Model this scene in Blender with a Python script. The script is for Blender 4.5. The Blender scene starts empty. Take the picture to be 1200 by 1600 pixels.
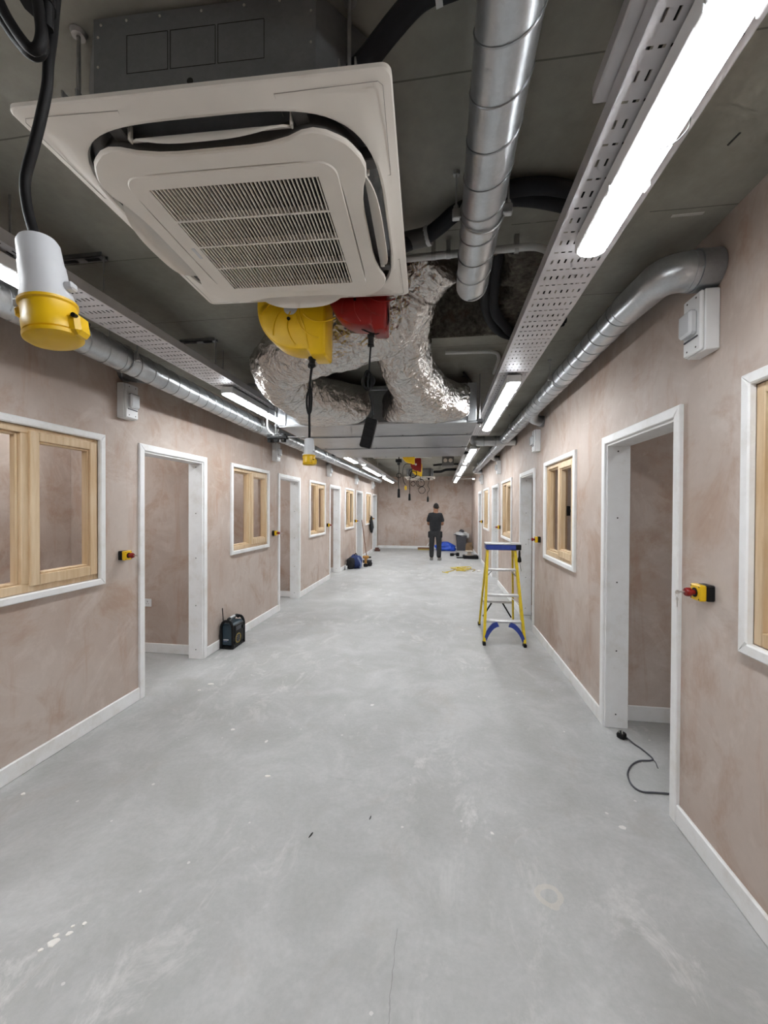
import bpy, math, random
from mathutils import Vector, Matrix, noise
random.seed(7)
PI = math.pi
sc = bpy.context.scene
COL = sc.collection

# ------------------------------------------------------------------ camera
CAM_H = 1.6
F_PX, YAW, PITCH, ROLL = 624.70, 0.140442, -0.0096112, -0.0042845
fw = Vector((-math.sin(YAW) * math.cos(PITCH), math.cos(YAW) * math.cos(PITCH), math.sin(PITCH)))
rt = Vector((math.cos(YAW), math.sin(YAW), 0))
dn = -rt.cross(fw)
rt2 = math.cos(ROLL) * rt + math.sin(ROLL) * dn
dn2 = -math.sin(ROLL) * rt + math.cos(ROLL) * dn
cam_d = bpy.data.cameras.new('camera')
cam = bpy.data.objects.new('camera', cam_d)
COL.objects.link(cam)
up = -dn2
bk = -fw
cam.matrix_world = Matrix(((rt2.x, up.x, bk.x, 0), (rt2.y, up.y, bk.y, 0), (rt2.z, up.z, bk.z, CAM_H), (0, 0, 0, 1)))
cam_d.sensor_fit = 'HORIZONTAL'
cam_d.sensor_width = 36
cam_d.lens = 36 * F_PX / 1200
cam_d.clip_start = 0.02
sc.camera = cam
# ------------------------------------------------------------------ light and exposure
w = bpy.data.worlds.new('world')
sc.world = w
w.use_nodes = True
w.node_tree.nodes['Background'].inputs[0].default_value = (0.5, 0.5, 0.5, 1)
w.node_tree.nodes['Background'].inputs[1].default_value = 0.02
LAMP_STRENGTH = 55.0
sc.view_settings.view_transform = 'Standard'
sc.view_settings.look = 'None'
sc.view_settings.gamma = 1
sc.view_settings.use_curve_mapping = False
sc.view_settings.exposure = 0.0
sc.cycles.use_denoising = True
sc.cycles.adaptive_min_samples = 14
sc.cycles.diffuse_bounces = 5
sc.cycles.max_bounces = 6
sc.cycles.adaptive_threshold = 0.12
sc.cycles.caustics_reflective = False
sc.cycles.caustics_refractive = False

# ------------------------------------------------------------------ materials
def srgb(r, g, b):
    def c(u):
        u /= 255
        return u / 12.92 if u <= 0.04045 else ((u + 0.055) / 1.055) ** 2.4
    return (c(r), c(g), c(b), 1)

class NT:
    def __init__(s, name):
        s.m = bpy.data.materials.new(name)
        s.m.use_nodes = True
        s.t = s.m.node_tree
        s.b = s.t.nodes['Principled BSDF']
    def n(s, typ, **kw):
        nd = s.t.nodes.new(typ)
        for k, v in kw.items():
            if k.startswith('i_'):
                nd.inputs[k[2:].replace('_', ' ')].default_value = v
            else:
                setattr(nd, k, v)
        return nd
    def l(s, a, b):
        s.t.links.new(a, b)
    def coords(s, world=False, scale=(1, 1, 1)):
        if world:
            g = s.n('ShaderNodeNewGeometry').outputs['Position']
        else:
            g = s.n('ShaderNodeTexCoord').outputs['Object']
        mp = s.n('ShaderNodeMapping')
        mp.inputs['Scale'].default_value = scale
        s.l(g, mp.inputs['Vector'])
        return mp.outputs['Vector']
    def noise(s, vec, scale, detail=4, rough=0.55, dist=0.0):
        nd = s.n('ShaderNodeTexNoise')
        nd.inputs['Distortion'].default_value = dist
        nd.inputs['Scale'].default_value = scale
        nd.inputs['Detail'].default_value = detail
        nd.inputs['Roughness'].default_value = rough
        s.l(vec, nd.inputs['Vector'])
        return nd.outputs['Fac']
    def ramp(s, fac, stops):
        nd = s.n('ShaderNodeValToRGB')
        e = nd.color_ramp.elements
        while len(e) < len(stops):
            e.new(0.5)
        for el, (p, c) in zip(e, stops):
            el.position = p
            el.color = c if len(c) == 4 else (*c, 1)
        s.l(fac, nd.inputs['Fac'])
        return nd.outputs['Color']
    def mix(s, fac, a, b, blend='MIX'):
        nd = s.n('ShaderNodeMix', data_type='RGBA', blend_type=blend)
        for sock, v in ((nd.inputs['Factor'], fac), (nd.inputs['A'], a), (nd.inputs['B'], b)):
            if sock.type == 'RGBA' or True:
                pass
        ins = [i for i in nd.inputs]
        fi = ins[0]
        ai = [i for i in ins if i.name == 'A' and i.type == 'RGBA'][0]
        bi = [i for i in ins if i.name == 'B' and i.type == 'RGBA'][0]
        for sock, v in ((fi, fac), (ai, a), (bi, b)):
            if hasattr(v, 'is_linked') or hasattr(v, 'links'):
                s.l(v, sock)
            else:
                sock.default_value = v
        return [o for o in nd.outputs if o.type == 'RGBA'][0]
    def math(s, op, a, b=None, c=None):
        nd = s.n('ShaderNodeMath', operation=op)
        for i, v in enumerate((a, b, c)):
            if v is None:
                continue
            if hasattr(v, 'links'):
                s.l(v, nd.inputs[i])
            else:
                nd.inputs[i].default_value = v
        return nd.outputs[0]
    def bump(s, fac, strength, dist=0.01):
        nd = s.n('ShaderNodeBump')
        nd.inputs['Strength'].default_value = strength
        nd.inputs['Distance'].default_value = dist
        s.l(fac, nd.inputs['Height'])
        s.l(nd.outputs['Normal'], s.b.inputs['Normal'])
    def set(s, **kw):
        for k, v in kw.items():
            sock = s.b.inputs[k.replace('_', ' ')]
            if hasattr(v, 'links'):
                s.l(v, sock)
            else:
                sock.default_value = v
        return s.m

def plain(name, col, rough=0.5, metal=0.0, var=0.08, scale=30, bump=0.0):
    t = NT(name)
    v = t.coords()
    f = t.noise(v, scale)
    a = tuple(max(0, c * (1 - var)) for c in col[:3]) + (1,)
    b = tuple(min(1, c * (1 + var)) for c in col[:3]) + (1,)
    t.set(Base_Color=t.ramp(f, [(0.3, a), (0.7, b)]), Roughness=rough, Metallic=metal)
    if bump:
        t.bump(f, bump, 0.002)
    return t.m

M = {}
def mk_plaster():
    t = NT('skim_plaster')
    v = t.coords(True)
    W0_, W1_ = (0, 0, 0, 1), (1, 1, 1, 1)
    big = t.noise(v, 0.8, 4, 0.62)
    blot = t.noise(v, 2.3, 5, 0.68, 0.6)
    streak = t.noise(t.coords(True, (5, 5, 0.7)), 1.3, 5, 0.68, 0.3)
    light = t.noise(v, 1.5, 5, 0.66, 2.2)
    fine = t.noise(v, 30, 5, 0.7)
    c = t.ramp(big, [(0.32, srgb(176, 158, 146)), (0.5, srgb(192, 177, 167)), (0.68, srgb(201, 189, 181))])
    c = t.mix(t.math('MULTIPLY', t.ramp(blot, [(0.34, W1_), (0.50, W0_)]), 0.62), c, srgb(168, 138, 116))
    c = t.mix(t.math('MULTIPLY', t.ramp(streak, [(0.33, W1_), (0.46, W0_)]), 0.40), c, srgb(172, 134, 108))
    c = t.mix(t.math('MULTIPLY', t.ramp(light, [(0.54, W0_), (0.68, W1_)]), 0.38), c, srgb(216, 205, 198))
    c = t.mix(0.5, c, t.ramp(fine, [(0.3, (0.93, 0.93, 0.93, 1)), (0.7, (1.04, 1.04, 1.04, 1))]), 'MULTIPLY')
    t.set(Base_Color=c, Roughness=t.math('MULTIPLY_ADD', streak, 0.3, 0.45))
    t.bump(t.math('ADD', light, t.math('MULTIPLY', fine, 0.15)), 0.12, 0.004)
    return t.m
M['plaster'] = mk_plaster()

def mk_floor():
    t = NT('cement_screed')
    v = t.coords(True)
    W0_, W1_ = (0, 0, 0, 1), (1, 1, 1, 1)
    big = t.noise(v, 0.55, 4, 0.6)
    mid = t.noise(v, 2.6, 5, 0.68, 0.5)
    fine = t.noise(v, 42, 5, 0.65)
    c = t.ramp(big, [(0.32, srgb(160, 160, 158)), (0.52, srgb(174, 174, 173)), (0.7, srgb(181, 181, 181))])
    c2 = t.ramp(mid, [(0.33, srgb(154, 154, 150)), (0.5, srgb(171, 171, 170)), (0.7, srgb(197, 197, 197))])
    c = t.mix(0.5, c, c2)
    c = t.mix(0.8, c, t.ramp(fine, [(0.3, (0.92, 0.92, 0.92, 1)), (0.7, (1.05, 1.05, 1.05, 1))]), 'MULTIPLY')
    # dusty white scuffs
    sc1 = t.noise(t.coords(True, (1.3, 0.8, 1)), 3.4, 6, 0.74, 0.8)
    gate = t.ramp(t.noise(v, 0.7, 3), [(0.44, W0_), (0.6, W1_)])
    c = t.mix(t.math('MULTIPLY', t.math('MULTIPLY', t.ramp(sc1, [(0.53, W0_), (0.66, W1_)]), gate), 0.6), c, srgb(216, 214, 212))
    # warm dirty stains
    st = t.noise(v, 1.7, 5, 0.66, 1.2)
    c = t.mix(t.math('MULTIPLY', t.ramp(st, [(0.30, W1_), (0.42, W0_)]), 0.30), c, srgb(158, 150, 141))
    # paint spots, large and small
    for sc_, th, k in ((2.9, 0.040, 0.75), (7.5, 0.055, 0.55)):
        vo = t.n('ShaderNodeTexVoronoi', feature='F1')
        vo.inputs['Scale'].default_value = sc_
        t.l(v, vo.inputs['Vector'])
        wob = t.math('ADD', vo.outputs['Distance'], t.math('MULTIPLY', t.math('SUBTRACT', t.noise(v, 30, 3), 0.5), 0.10))
        sp = t.n('ShaderNodeSeparateColor')
        t.l(vo.outputs['Color'], sp.inputs[0])
        spot = t.math('MULTIPLY', t.math('LESS_THAN', wob, th), t.math('GREATER_THAN', sp.outputs[0], 0.35))
        c = t.mix(t.math('MULTIPLY', spot, k), c, srgb(226, 223, 219))
    # faint round stain and a hairline crack near the camera
    sx = t.n('ShaderNodeSeparateXYZ')
    t.l(v, sx.inputs[0])
    dx = t.math('SUBTRACT', sx.outputs[0], 0.453)
    dy = t.math('SUBTRACT', sx.outputs[1], 1.718)
    rr = t.math('SQRT', t.math('ADD', t.math('MULTIPLY', dx, dx), t.math('MULTIPLY', dy, dy)))
    rr = t.math('ADD', rr, t.math('MULTIPLY', t.math('SUBTRACT', t.noise(v, 20, 3), 0.5), 0.03))
    ring = t.math('LESS_THAN', t.math('ABSOLUTE', t.math('SUBTRACT', rr, 0.043)), 0.012)
    c = t.mix(t.math('MULTIPLY', ring, 0.35), c, srgb(208, 200, 184))
    cx = t.math('ADD', t.math('ADD', sx.outputs[0], 0.155), t.math('MULTIPLY', t.math('SUBTRACT', t.noise(v, 6, 4), 0.5), 0.05))
    crack = t.math('LESS_THAN', t.math('ABSOLUTE', cx), 0.0016)
    crack = t.math('MULTIPLY', crack, t.math('LESS_THAN', sx.outputs[1], 1.5))
    c = t.mix(t.math('MULTIPLY', crack, 0.5), c, srgb(120, 118, 114))
    # dark scuff lines
    scu = t.noise(t.coords(True, (0.5, 3.2, 1)), 2.4, 5, 0.75)
    sd = t.ramp(scu, [(0.29, (1, 1, 1, 1)), (0.35, (0, 0, 0, 1))])
    c = t.mix(t.math('MULTIPLY', sd, 0.3), c, srgb(140, 140, 138))
    t.set(Base_Color=c, Roughness=t.math('MULTIPLY_ADD', mid, 0.25, 0.42))
    t.bump(t.math('ADD', fine, t.math('MULTIPLY', mid, 2.0)), 0.06, 0.004)
    return t.m
M['floor'] = mk_floor()

def mk_ceiling():
    t = NT('bare_concrete_soffit')
    v = t.coords(True)
    big = t.noise(v, 1.1, 4, 0.6)
    fine = t.noise(v, 22, 5, 0.65)
    c = t.ramp(big, [(0.32, srgb(133, 131, 121)), (0.5, srgb(152, 150, 140)), (0.7, srgb(168, 166, 157))])
    c = t.mix(0.5, c, t.ramp(fine, [(0.3, (0.82, 0.82, 0.82, 1)), (0.7, (1.08, 1.08, 1.08, 1))]), 'MULTIPLY')
    sx = t.n('ShaderNodeSeparateXYZ')
    t.l(v, sx.inputs[0])
    yy = t.math('ADD', t.math('ADD', sx.outputs[1], -1.19 + 66.0), t.math('MULTIPLY', t.noise(v, 2.5, 3), 0.012))
    fr = t.math('FRACT', t.math('DIVIDE', yy, 0.66))
    line = t.math('LESS_THAN', fr, 0.008)
    brk = t.math('GREATER_THAN', t.noise(v, 3, 3), 0.42)
    c = t.mix(t.math('MULTIPLY', t.math('MULTIPLY', line, brk), 0.6), c, srgb(52, 50, 45))
    t.set(Base_Color=c, Roughness=0.75)
    t.bump(t.math('ADD', fine, t.math('MULTIPLY', line, -1.5)), 0.2, 0.004)
    return t.m
M['ceiling'] = mk_ceiling()

def mk_rough():
    t = NT('broken_concrete')
    v = t.coords(True)
    f = t.noise(v, 26, 8, 0.7)
    g = t.noise(v, 4, 4)
    c = t.ramp(f, [(0.3, srgb(40, 36, 30)), (0.55, srgb(104, 98, 88)), (0.75, srgb(140, 134, 124))])
    c = t.mix(t.ramp(g, [(0.52, (0, 0, 0, 1)), (0.66, (1, 1, 1, 1))]), c, srgb(92, 62, 44))
    t.set(Base_Color=c, Roughness=0.9)
    t.bump(f, 0.9, 0.03)
    return t.m
M['rough'] = mk_rough()

def mk_galv(name, dark=1.0):
    t = NT(name)
    v = t.coords(True)
    vo = t.n('ShaderNodeTexVoronoi', feature='F1')
    vo.inputs['Scale'].default_value = 110
    t.l(v, vo.inputs['Vector'])
    f = t.noise(v, 6, 4)
    k = dark
    c = t.ramp(f, [(0.3, (0.42 * k, 0.44 * k, 0.46 * k, 1)), (0.7, (0.56 * k, 0.58 * k, 0.60 * k, 1))])
    hs = t.n('ShaderNodeSeparateColor')
    t.l(vo.outputs['Color'], hs.inputs[0])
    sp = t.ramp(hs.outputs[0], [(0, (0.92, 0.92, 0.92, 1)), (1, (1.05, 1.05, 1.05, 1))])
    c = t.mix(0.6, c, sp, 'MULTIPLY')
    t.set(Base_Color=c, Metallic=0.78, Roughness=t.math('MULTIPLY_ADD', f, 0.12, 0.25))
    return t.m
M['galv'] = mk_galv('galvanised_steel')
M['galv_unit'] = mk_galv('unit_sheet_steel', 0.72)
M['galv_dull'] = mk_galv('dull_galvanised_steel', 0.75)

def mk_tray():
    t = NT('pre_galvanised_tray')
    v = t.coords(True)
    f = t.noise(v, 8, 4)
    t.set(Base_Color=t.ramp(f, [(0.3, (0.56, 0.55, 0.57, 1)), (0.7, (0.66, 0.65, 0.67, 1))]), Metallic=0.35, Roughness=0.5)
    return t.m
M['tray'] = mk_tray()

def mk_foil():
    t = NT('crumpled_foil')
    v = t.coords(True)
    vo = t.n('ShaderNodeTexVoronoi', feature='F1')
    vo.inputs['Scale'].default_value = 24
    wv = t.n('ShaderNodeVectorMath', operation='ADD')
    nz = t.n('ShaderNodeTexNoise')
    nz.inputs['Scale'].default_value = 7
    nz.inputs['Detail'].default_value = 6
    t.l(v, nz.inputs['Vector'])
    sc_ = t.n('ShaderNodeVectorMath', operation='SCALE')
    sc_.inputs['Scale'].default_value = 0.25
    t.l(nz.outputs['Color'], sc_.inputs[0])
    t.l(v, wv.inputs[0])
    t.l(sc_.outputs[0], wv.inputs[1])
    t.l(wv.outputs[0], vo.inputs['Vector'])
    f = t.noise(wv.outputs[0], 16, 6, 0.6)
    h = t.math('ADD', vo.outputs['Distance'], f)
    t.set(Base_Color=(0.60, 0.575, 0.55, 1), Metallic=0.95, Roughness=0.24)
    t.bump(h, 0.6, 0.02)
    return t.m
M['foil'] = mk_foil()

def mk_pine():
    t = NT('pine_timber')
    v = t.coords(True, (14, 14, 1.3))
    f = t.noise(v, 2.2, 6, 0.6)
    g = t.noise(t.coords(True), 1.7, 3)
    c = t.ramp(f, [(0.32, srgb(200, 168, 126)), (0.52, srgb(215, 189, 153)), (0.7, srgb(226, 205, 174))])
    c = t.mix(0.3, c, t.ramp(g, [(0.35, srgb(194, 160, 120)), (0.65, srgb(226, 206, 178))]))
    t.set(Base_Color=c, Roughness=0.5)
    return t.m
M['pine'] = mk_pine()

def mk_trim():
    t = NT('primed_white_trim')
    v = t.coords(True)
    f = t.noise(v, 5, 6, 0.7)
    c = t.ramp(f, [(0.30, srgb(224, 222, 218)), (0.5, srgb(236, 236, 236)), (0.8, srgb(242, 243, 244))])
    t.set(Base_Color=c, Roughness=0.5)
    return t.m
M['trim'] = mk_trim()
M['ac_white'] = plain('ivory_plastic', srgb(230, 225, 217), 0.42, 0, 0.03, 6)
M['ac_line'] = plain('shallow_groove', srgb(150, 145, 138), 0.6, 0, 0.03, 10)
M['ac_dark'] = plain('dark_grey_plastic', srgb(84, 82, 80), 0.55, 0, 0.08, 12)
M['ac_filter'] = plain('filter_mesh_brown', srgb(26, 22, 19), 0.8, 0, 0.15, 60)
M['ac_body'] = mk_galv('unit_casing_steel', 0.42)
M['ac_body'].node_tree.nodes['Principled BSDF'].inputs['Metallic'].default_value = 0.45
M['black'] = plain('black_rubber', srgb(19, 18, 19), 0.55, 0, 0.15, 40)
for k_ in ('black',):
    M[k_].node_tree.nodes['Principled BSDF'].inputs['Specular IOR Level'].default_value = 0.2
M['lagging'] = plain('black_foam_lagging', srgb(18, 19, 25), 0.8, 0, 0.3, 20, 0.4)
M['blackplastic'] = plain('black_plastic', srgb(22, 22, 23), 0.45, 0, 0.12, 40)
M['blackplastic'].node_tree.nodes['Principled BSDF'].inputs['Specular IOR Level'].default_value = 0.22
M['yellow'] = plain('yellow_plastic', srgb(230, 186, 14), 0.38, 0, 0.04, 14)
M['red'] = plain('red_plastic', srgb(132, 11, 7), 0.38, 0, 0.06, 14)
M['cwhite'] = plain('grey_white_nylon', srgb(205, 208, 213), 0.42, 0, 0.03, 24)
M['cwhite2'] = plain('pale_filler', srgb(190, 188, 182), 0.8, 0, 0.1, 24)
M['white'] = plain('white_plastic', srgb(228, 229, 230), 0.4, 0, 0.02, 10)
M['smoked'] = plain('smoked_window_plastic', srgb(212, 215, 219), 0.15, 0, 0.03, 10)
M['alu'] = plain('worn_aluminium', (0.68, 0.68, 0.69, 1), 0.38, 0.75, 0.1, 30)
M['fibre'] = plain('yellow_fibreglass', srgb(214, 186, 24), 0.5, 0, 0.12, 26)
M['blue'] = plain('blue_plastic', srgb(42, 62, 140), 0.5, 0, 0.12, 20)
M['steel'] = plain('zinc_steel', (0.45, 0.45, 0.45, 1), 0.4, 0.9, 0.1, 40)
M['screw'] = plain('dark_screw', srgb(44, 42, 40), 0.6, 0.3, 0.05, 40)
M['keysteel'] = plain('key_steel', (0.6, 0.58, 0.55, 1), 0.35, 0.9, 0.1, 40)
M['pvc'] = plain('white_conduit', srgb(205, 206, 204), 0.45, 0, 0.05, 10)
M['radio'] = plain('dark_teal_plastic', srgb(36, 56, 68), 0.45, 0, 0.1, 20)
M['label'] = plain('pale_label', srgb(206, 208, 210), 0.5, 0, 0.03, 10)
M['cardboard'] = plain('cardboard', srgb(128, 104, 78), 0.8, 0, 0.15, 8)
M['bluebag'] = plain('blue_woven_plastic', srgb(30, 78, 190), 0.42, 0, 0.25, 9, 0.4)
M['binbag'] = plain('white_poly_bag', srgb(212, 213, 214), 0.4, 0, 0.08, 18, 0.4)
M['bin'] = plain('charcoal_bin', srgb(76, 76, 82), 0.55, 0, 0.1, 12)
M['spool'] = plain('pale_board', srgb(196, 184, 170), 0.7, 0, 0.1, 20)
M['wood_dark'] = plain('brown_handle', srgb(122, 84, 62), 0.6, 0, 0.15, 20)
M['bristle'] = plain('straw_bristles', srgb(168, 146, 76), 0.8, 0, 0.2, 60)
M['straw'] = plain('pale_yellow_cable', srgb(214, 194, 112), 0.6, 0, 0.1, 30)
M['navy'] = plain('navy_fabric', srgb(44, 58, 104), 0.85, 0, 0.2, 30)
M['blackfab'] = plain('black_fabric', srgb(32, 32, 34), 0.9, 0, 0.2, 40)
M['shirt'] = plain('black_cotton', srgb(36, 37, 41), 0.9, 0, 0.15, 14, 0.3)
M['trouser'] = plain('dark_work_canvas', srgb(44, 44, 46), 0.9, 0, 0.2, 16, 0.4)
M['skin'] = plain('skin', srgb(150, 108, 84), 0.55, 0, 0.08, 20)
M['hair'] = plain('short_dark_hair', srgb(34, 29, 27), 0.85, 0, 0.3, 120)
M['shoe'] = plain('grey_shoe', srgb(128, 126, 122), 0.7, 0, 0.15, 30)
M['tan'] = plain('tan_tool', srgb(176, 128, 62), 0.6, 0, 0.2, 24)
M['greyblue'] = plain('grey_blue_fabric', srgb(120, 134, 168), 0.85, 0, 0.2, 30)
M['flake'] = plain('plaster_flake', srgb(232, 229, 224), 0.8, 0, 0.04, 40)
M['brick'] = plain('brown_brick', srgb(96, 66, 56), 0.85, 0, 0.2, 20)

t = NT('lit_diffuser')
t.set(Base_Color=(0.9, 0.95, 1, 1), Roughness=0.4)
t.b.inputs['Emission Color'].default_value = (0.94, 0.975, 1.0, 1)
t.b.inputs['Emission Strength'].default_value = LAMP_STRENGTH
M['lamp'] = t.m
t = NT('lit_small_lamp')
t.set(Base_Color=(0.9, 0.95, 1, 1), Roughness=0.4)
t.b.inputs['Emission Color'].default_value = (0.95, 0.97, 1.0, 1)
t.b.inputs['Emission Strength'].default_value = 3.0
M['lamp2'] = t.m

# ------------------------------------------------------------------ geometry helpers
class MB:
    def __init__(s, o=(0, 0, 0)):
        s.v, s.f, s.o = [], [], Vector(o)
    def add(s, vs, fs, mat=None):
        k = len(s.v)
        for p in vs:
            p = Vector(p)
            if mat is not None:
                p = mat @ p
            s.v.append(tuple(p - s.o))
        s.f += [tuple(i + k for i in f) for f in fs]
        return s
    def box(s, a, b, bev=0.0, mat=None):
        x0, y0, z0 = (min(a[i], b[i]) for i in range(3))
        x1, y1, z1 = (max(a[i], b[i]) for i in range(3))
        if bev <= 0:
            vs = [(x, y, z) for z in (z0, z1) for y in (y0, y1) for x in (x0, x1)]
            fs = [(0, 2, 3, 1), (4, 5, 7, 6), (0, 1, 5, 4), (2, 6, 7, 3), (0, 4, 6, 2), (1, 3, 7, 5)]
            return s.add(vs, fs, mat)
        e = min(bev, (x1 - x0) * .45, (y1 - y0) * .45, (z1 - z0) * .45)
        vs, idx = [], {}
        for sx in (0, 1):
            for sy in (0, 1):
                for sz in (0, 1):
                    cx, cy, cz = (x0, x1)[sx], (y0, y1)[sy], (z0, z1)[sz]
                    ix, iy, iz = (e, -e)[sx], (e, -e)[sy], (e, -e)[sz]
                    idx[(sx, sy, sz, 0)] = len(vs); vs.append((cx, cy + iy, cz + iz))
                    idx[(sx, sy, sz, 1)] = len(vs); vs.append((cx + ix, cy, cz + iz))
                    idx[(sx, sy, sz, 2)] = len(vs); vs.append((cx + ix, cy + iy, cz))
        fs = []
        def q(*k): fs.append(tuple(idx[j] for j in k))
        for a_ in (0, 1):
            q((a_, 0, 0, 0), (a_, 1, 0, 0), (a_, 1, 1, 0), (a_, 0, 1, 0)) if a_ else q((a_, 0, 0, 0), (a_, 0, 1, 0), (a_, 1, 1, 0), (a_, 1, 0, 0))
            q((0, a_, 0, 1), (0, a_, 1, 1), (1, a_, 1, 1), (1, a_, 0, 1)) if a_ else q((0, a_, 0, 1), (1, a_, 0, 1), (1, a_, 1, 1), (0, a_, 1, 1))
            q((0, 0, a_, 2), (1, 0, a_, 2), (1, 1, a_, 2), (0, 1, a_, 2)) if a_ else q((0, 0, a_, 2), (0, 1, a_, 2), (1, 1, a_, 2), (1, 0, a_, 2))
        for a_ in (0, 1):
            for b_ in (0, 1):
                q((a_, b_, 0, 0), (a_, b_, 1, 0), (a_, b_, 1, 1), (a_, b_, 0, 1))
                q((a_, 0, b_, 0), (a_, 1, b_, 0), (a_, 1, b_, 2), (a_, 0, b_, 2))
                q((0, a_, b_, 1), (1, a_, b_, 1), (1, a_, b_, 2), (0, a_, b_, 2))
                for c_ in (0, 1):
                    q((a_, b_, c_, 0), (a_, b_, c_, 1), (a_, b_, c_, 2))
        return s.add(vs, fs, mat)
    def loops(s, loops, cap0=True, cap1=True, closed=False, mat=None):
        n = len(loops[0])
        vs = [p for lp in loops for p in lp]
        fs = []
        m = len(loops)
        for i in range(m if closed else m - 1):
            j = (i + 1) % m
            for k in range(n):
                k2 = (k + 1) % n
                fs.append((i * n + k, i * n + k2, j * n + k2, j * n + k))
        if not closed:
            if cap0: fs.append(tuple(range(n - 1, -1, -1)))
            if cap1: fs.append(tuple((m - 1) * n + k for k in range(n)))
        return s.add(vs, fs, mat)
    def tube(s, pts, r, n=8, closed=False, caps=True):
        pts = [Vector(p) for p in pts]
        m = len(pts)
        lps = []
        prev = None
        for i, p in enumerate(pts):
            a = pts[(i - 1) % m] if (closed or i > 0) else p
            b = pts[(i + 1) % m] if (closed or i < m - 1) else p
            t_ = (b - a)
            t_ = t_.normalized() if t_.length > 1e-9 else Vector((0, 0, 1))
            if prev is None:
                ref = Vector((0, 0, 1)) if abs(t_.z) < 0.9 else Vector((1, 0, 0))
                u = t_.cross(ref).normalized()
            else:
                u = prev - t_ * prev.dot(t_)
                u = u.normalized() if u.length > 1e-6 else t_.orthogonal().normalized()
            prev = u
            v_ = t_.cross(u)
            rr = r[i] if isinstance(r, (list, tuple)) else r
            lps.append([p + (u * math.cos(2 * PI * k / n) + v_ * math.sin(2 * PI * k / n)) * rr for k in range(n)])
        return s.loops(lps, caps, caps, closed)
    def lathe(s, prof, n=24, mat=None, cap0=True, cap1=True):
        lps = [[(r * math.cos(2 * PI * k / n), r * math.sin(2 * PI * k / n), z) for k in range(n)] for r, z in prof]
        return s.loops(lps, cap0, cap1, False, mat)
    def prism(s, poly, z0, z1, mat=None):
        return s.loops([[(x, y, z0) for x, y in poly], [(x, y, z1) for x, y in poly]], mat=mat)
    def build(s, name, mat, parent=None, smooth=40, link=True):
        me = bpy.data.meshes.new(name)
        me.from_pydata(s.v, [], s.f)
        me.update()
        if smooth:
            me.polygons.foreach_set('use_smooth', [True] * len(me.polygons))
            try:
                me.set_sharp_from_angle(angle=math.radians(smooth))
            except Exception:
                pass
        me.materials.append(M[mat])
        if not link:
            return me
        o = bpy.data.objects.new(name, me)
        COL.objects.link(o)
        if parent:
            o.parent = parent
        return o

def tag(o, label=None, cat=None, group=None, kind=None):
    if label: o['label'] = label
    if cat: o['category'] = cat
    if group: o['group'] = group
    if kind: o['kind'] = kind
    return o

class Proto:
    """parts in local coordinates; inst() makes an Empty with linked-mesh copies of every part"""
    def __init__(s):
        s.p = []
    def add(s, name, mb, mat, parent=None, label=None, smooth=40, kind=None):
        s.p.append((name, mb.build(name, mat, smooth=smooth, link=False), parent, label, kind))
        return len(s.p) - 1
    def inst(s, name, label, cat, loc=(0, 0, 0), rot=0, group=None, kind=None, scale=None):
        root = bpy.data.objects.new(name, None)
        root.empty_display_size = 0.1
        COL.objects.link(root)
        root.location = loc
        root.rotation_euler = (0, 0, rot)
        if scale:
            root.scale = (scale,) * 3
        tag(root, label, cat, group, kind)
        made = []
        for nm, me, par, lab, kd in s.p:
            o = bpy.data.objects.new(nm, me)
            COL.objects.link(o)
            o.parent = root if par is None else made[par]
            tag(o, lab, kind=kd)
            made.append(o)
        return root

def spline(pts, k=8):
    P = [Vector(p) for p in pts]
    out = []
    for i in range(len(P) - 1):
        p0, p1, p2, p3 = P[max(i - 1, 0)], P[i], P[i + 1], P[min(i + 2, len(P) - 1)]
        for j in range(k):
            t_ = j / k
            out.append(0.5 * ((2 * p1) + (-p0 + p2) * t_ + (2 * p0 - 5 * p1 + 4 * p2 - p3) * t_ ** 2 + (-p0 + 3 * p1 - 3 * p2 + p3) * t_ ** 3))
    out.append(P[-1])
    return out

def bent(pts, r, k=6):
    """polyline with rounded corners of radius r"""
    P = [Vector(p) for p in pts]
    out = [P[0]]
    for i in range(1, len(P) - 1):
        a, b, c = P[i - 1], P[i], P[i + 1]
        d1, d2 = (a - b), (c - b)
        q = min(r, d1.length * .49, d2.length * .49)
        s0, s1 = b + d1.normalized() * q, b + d2.normalized() * q
        for j in range(k + 1):
            t_ = j / k
            out.append((1 - t_) ** 2 * s0 + 2 * t_ * (1 - t_) * b + t_ ** 2 * s1)
    out.append(P[-1])
    return out

def rrect(hx, hy, r, n=8, cx=0, cy=0):
    out = []
    for qx, qy, a0 in ((1, 1, 0), (-1, 1, PI / 2), (-1, -1, PI), (1, -1, 1.5 * PI)):
        for k in range(n + 1):
            a = a0 + PI / 2 * k / n
            out.append((cx + qx * (hx - r) + r * math.cos(a), cy + qy * (hy - r) + r * math.sin(a)))
    return out

ORD = ['first', 'second', 'third', 'fourth', 'fifth', 'sixth', 'seventh', 'eighth']

# ------------------------------------------------------------------ the shell
XL, XR, WT = -2.478, 1.208, 0.14
YB, YF = -2.6, 15.9
CEIL = 2.86
LP = 2.87
doors_L = [(2.99 + LP * k, 3.955 + LP * k) for k in (0, 1, 2, 3, 4)]
wins_L = [(4.45 + LP * k, 5.515 + LP * k) for k in (-1, 0, 1, 2, 3)]
doors_R = [(2.205, 3.19), (5.37, 6.33), (8.62, 9.65), (12.05, 13.1)]
wins_R = [(0.72, 1.785), (3.79, 4.87), (7.03, 8.17), (10.3, 11.5)]
DTOP, W0, W1 = 2.13, 1.03, 2.133
ARC = 0.056   # architrave width

def struct(name, mb, mat, label, cat, smooth=0):
    return tag(mb.build(name, mat, smooth=smooth), label, cat, kind='structure')

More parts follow.
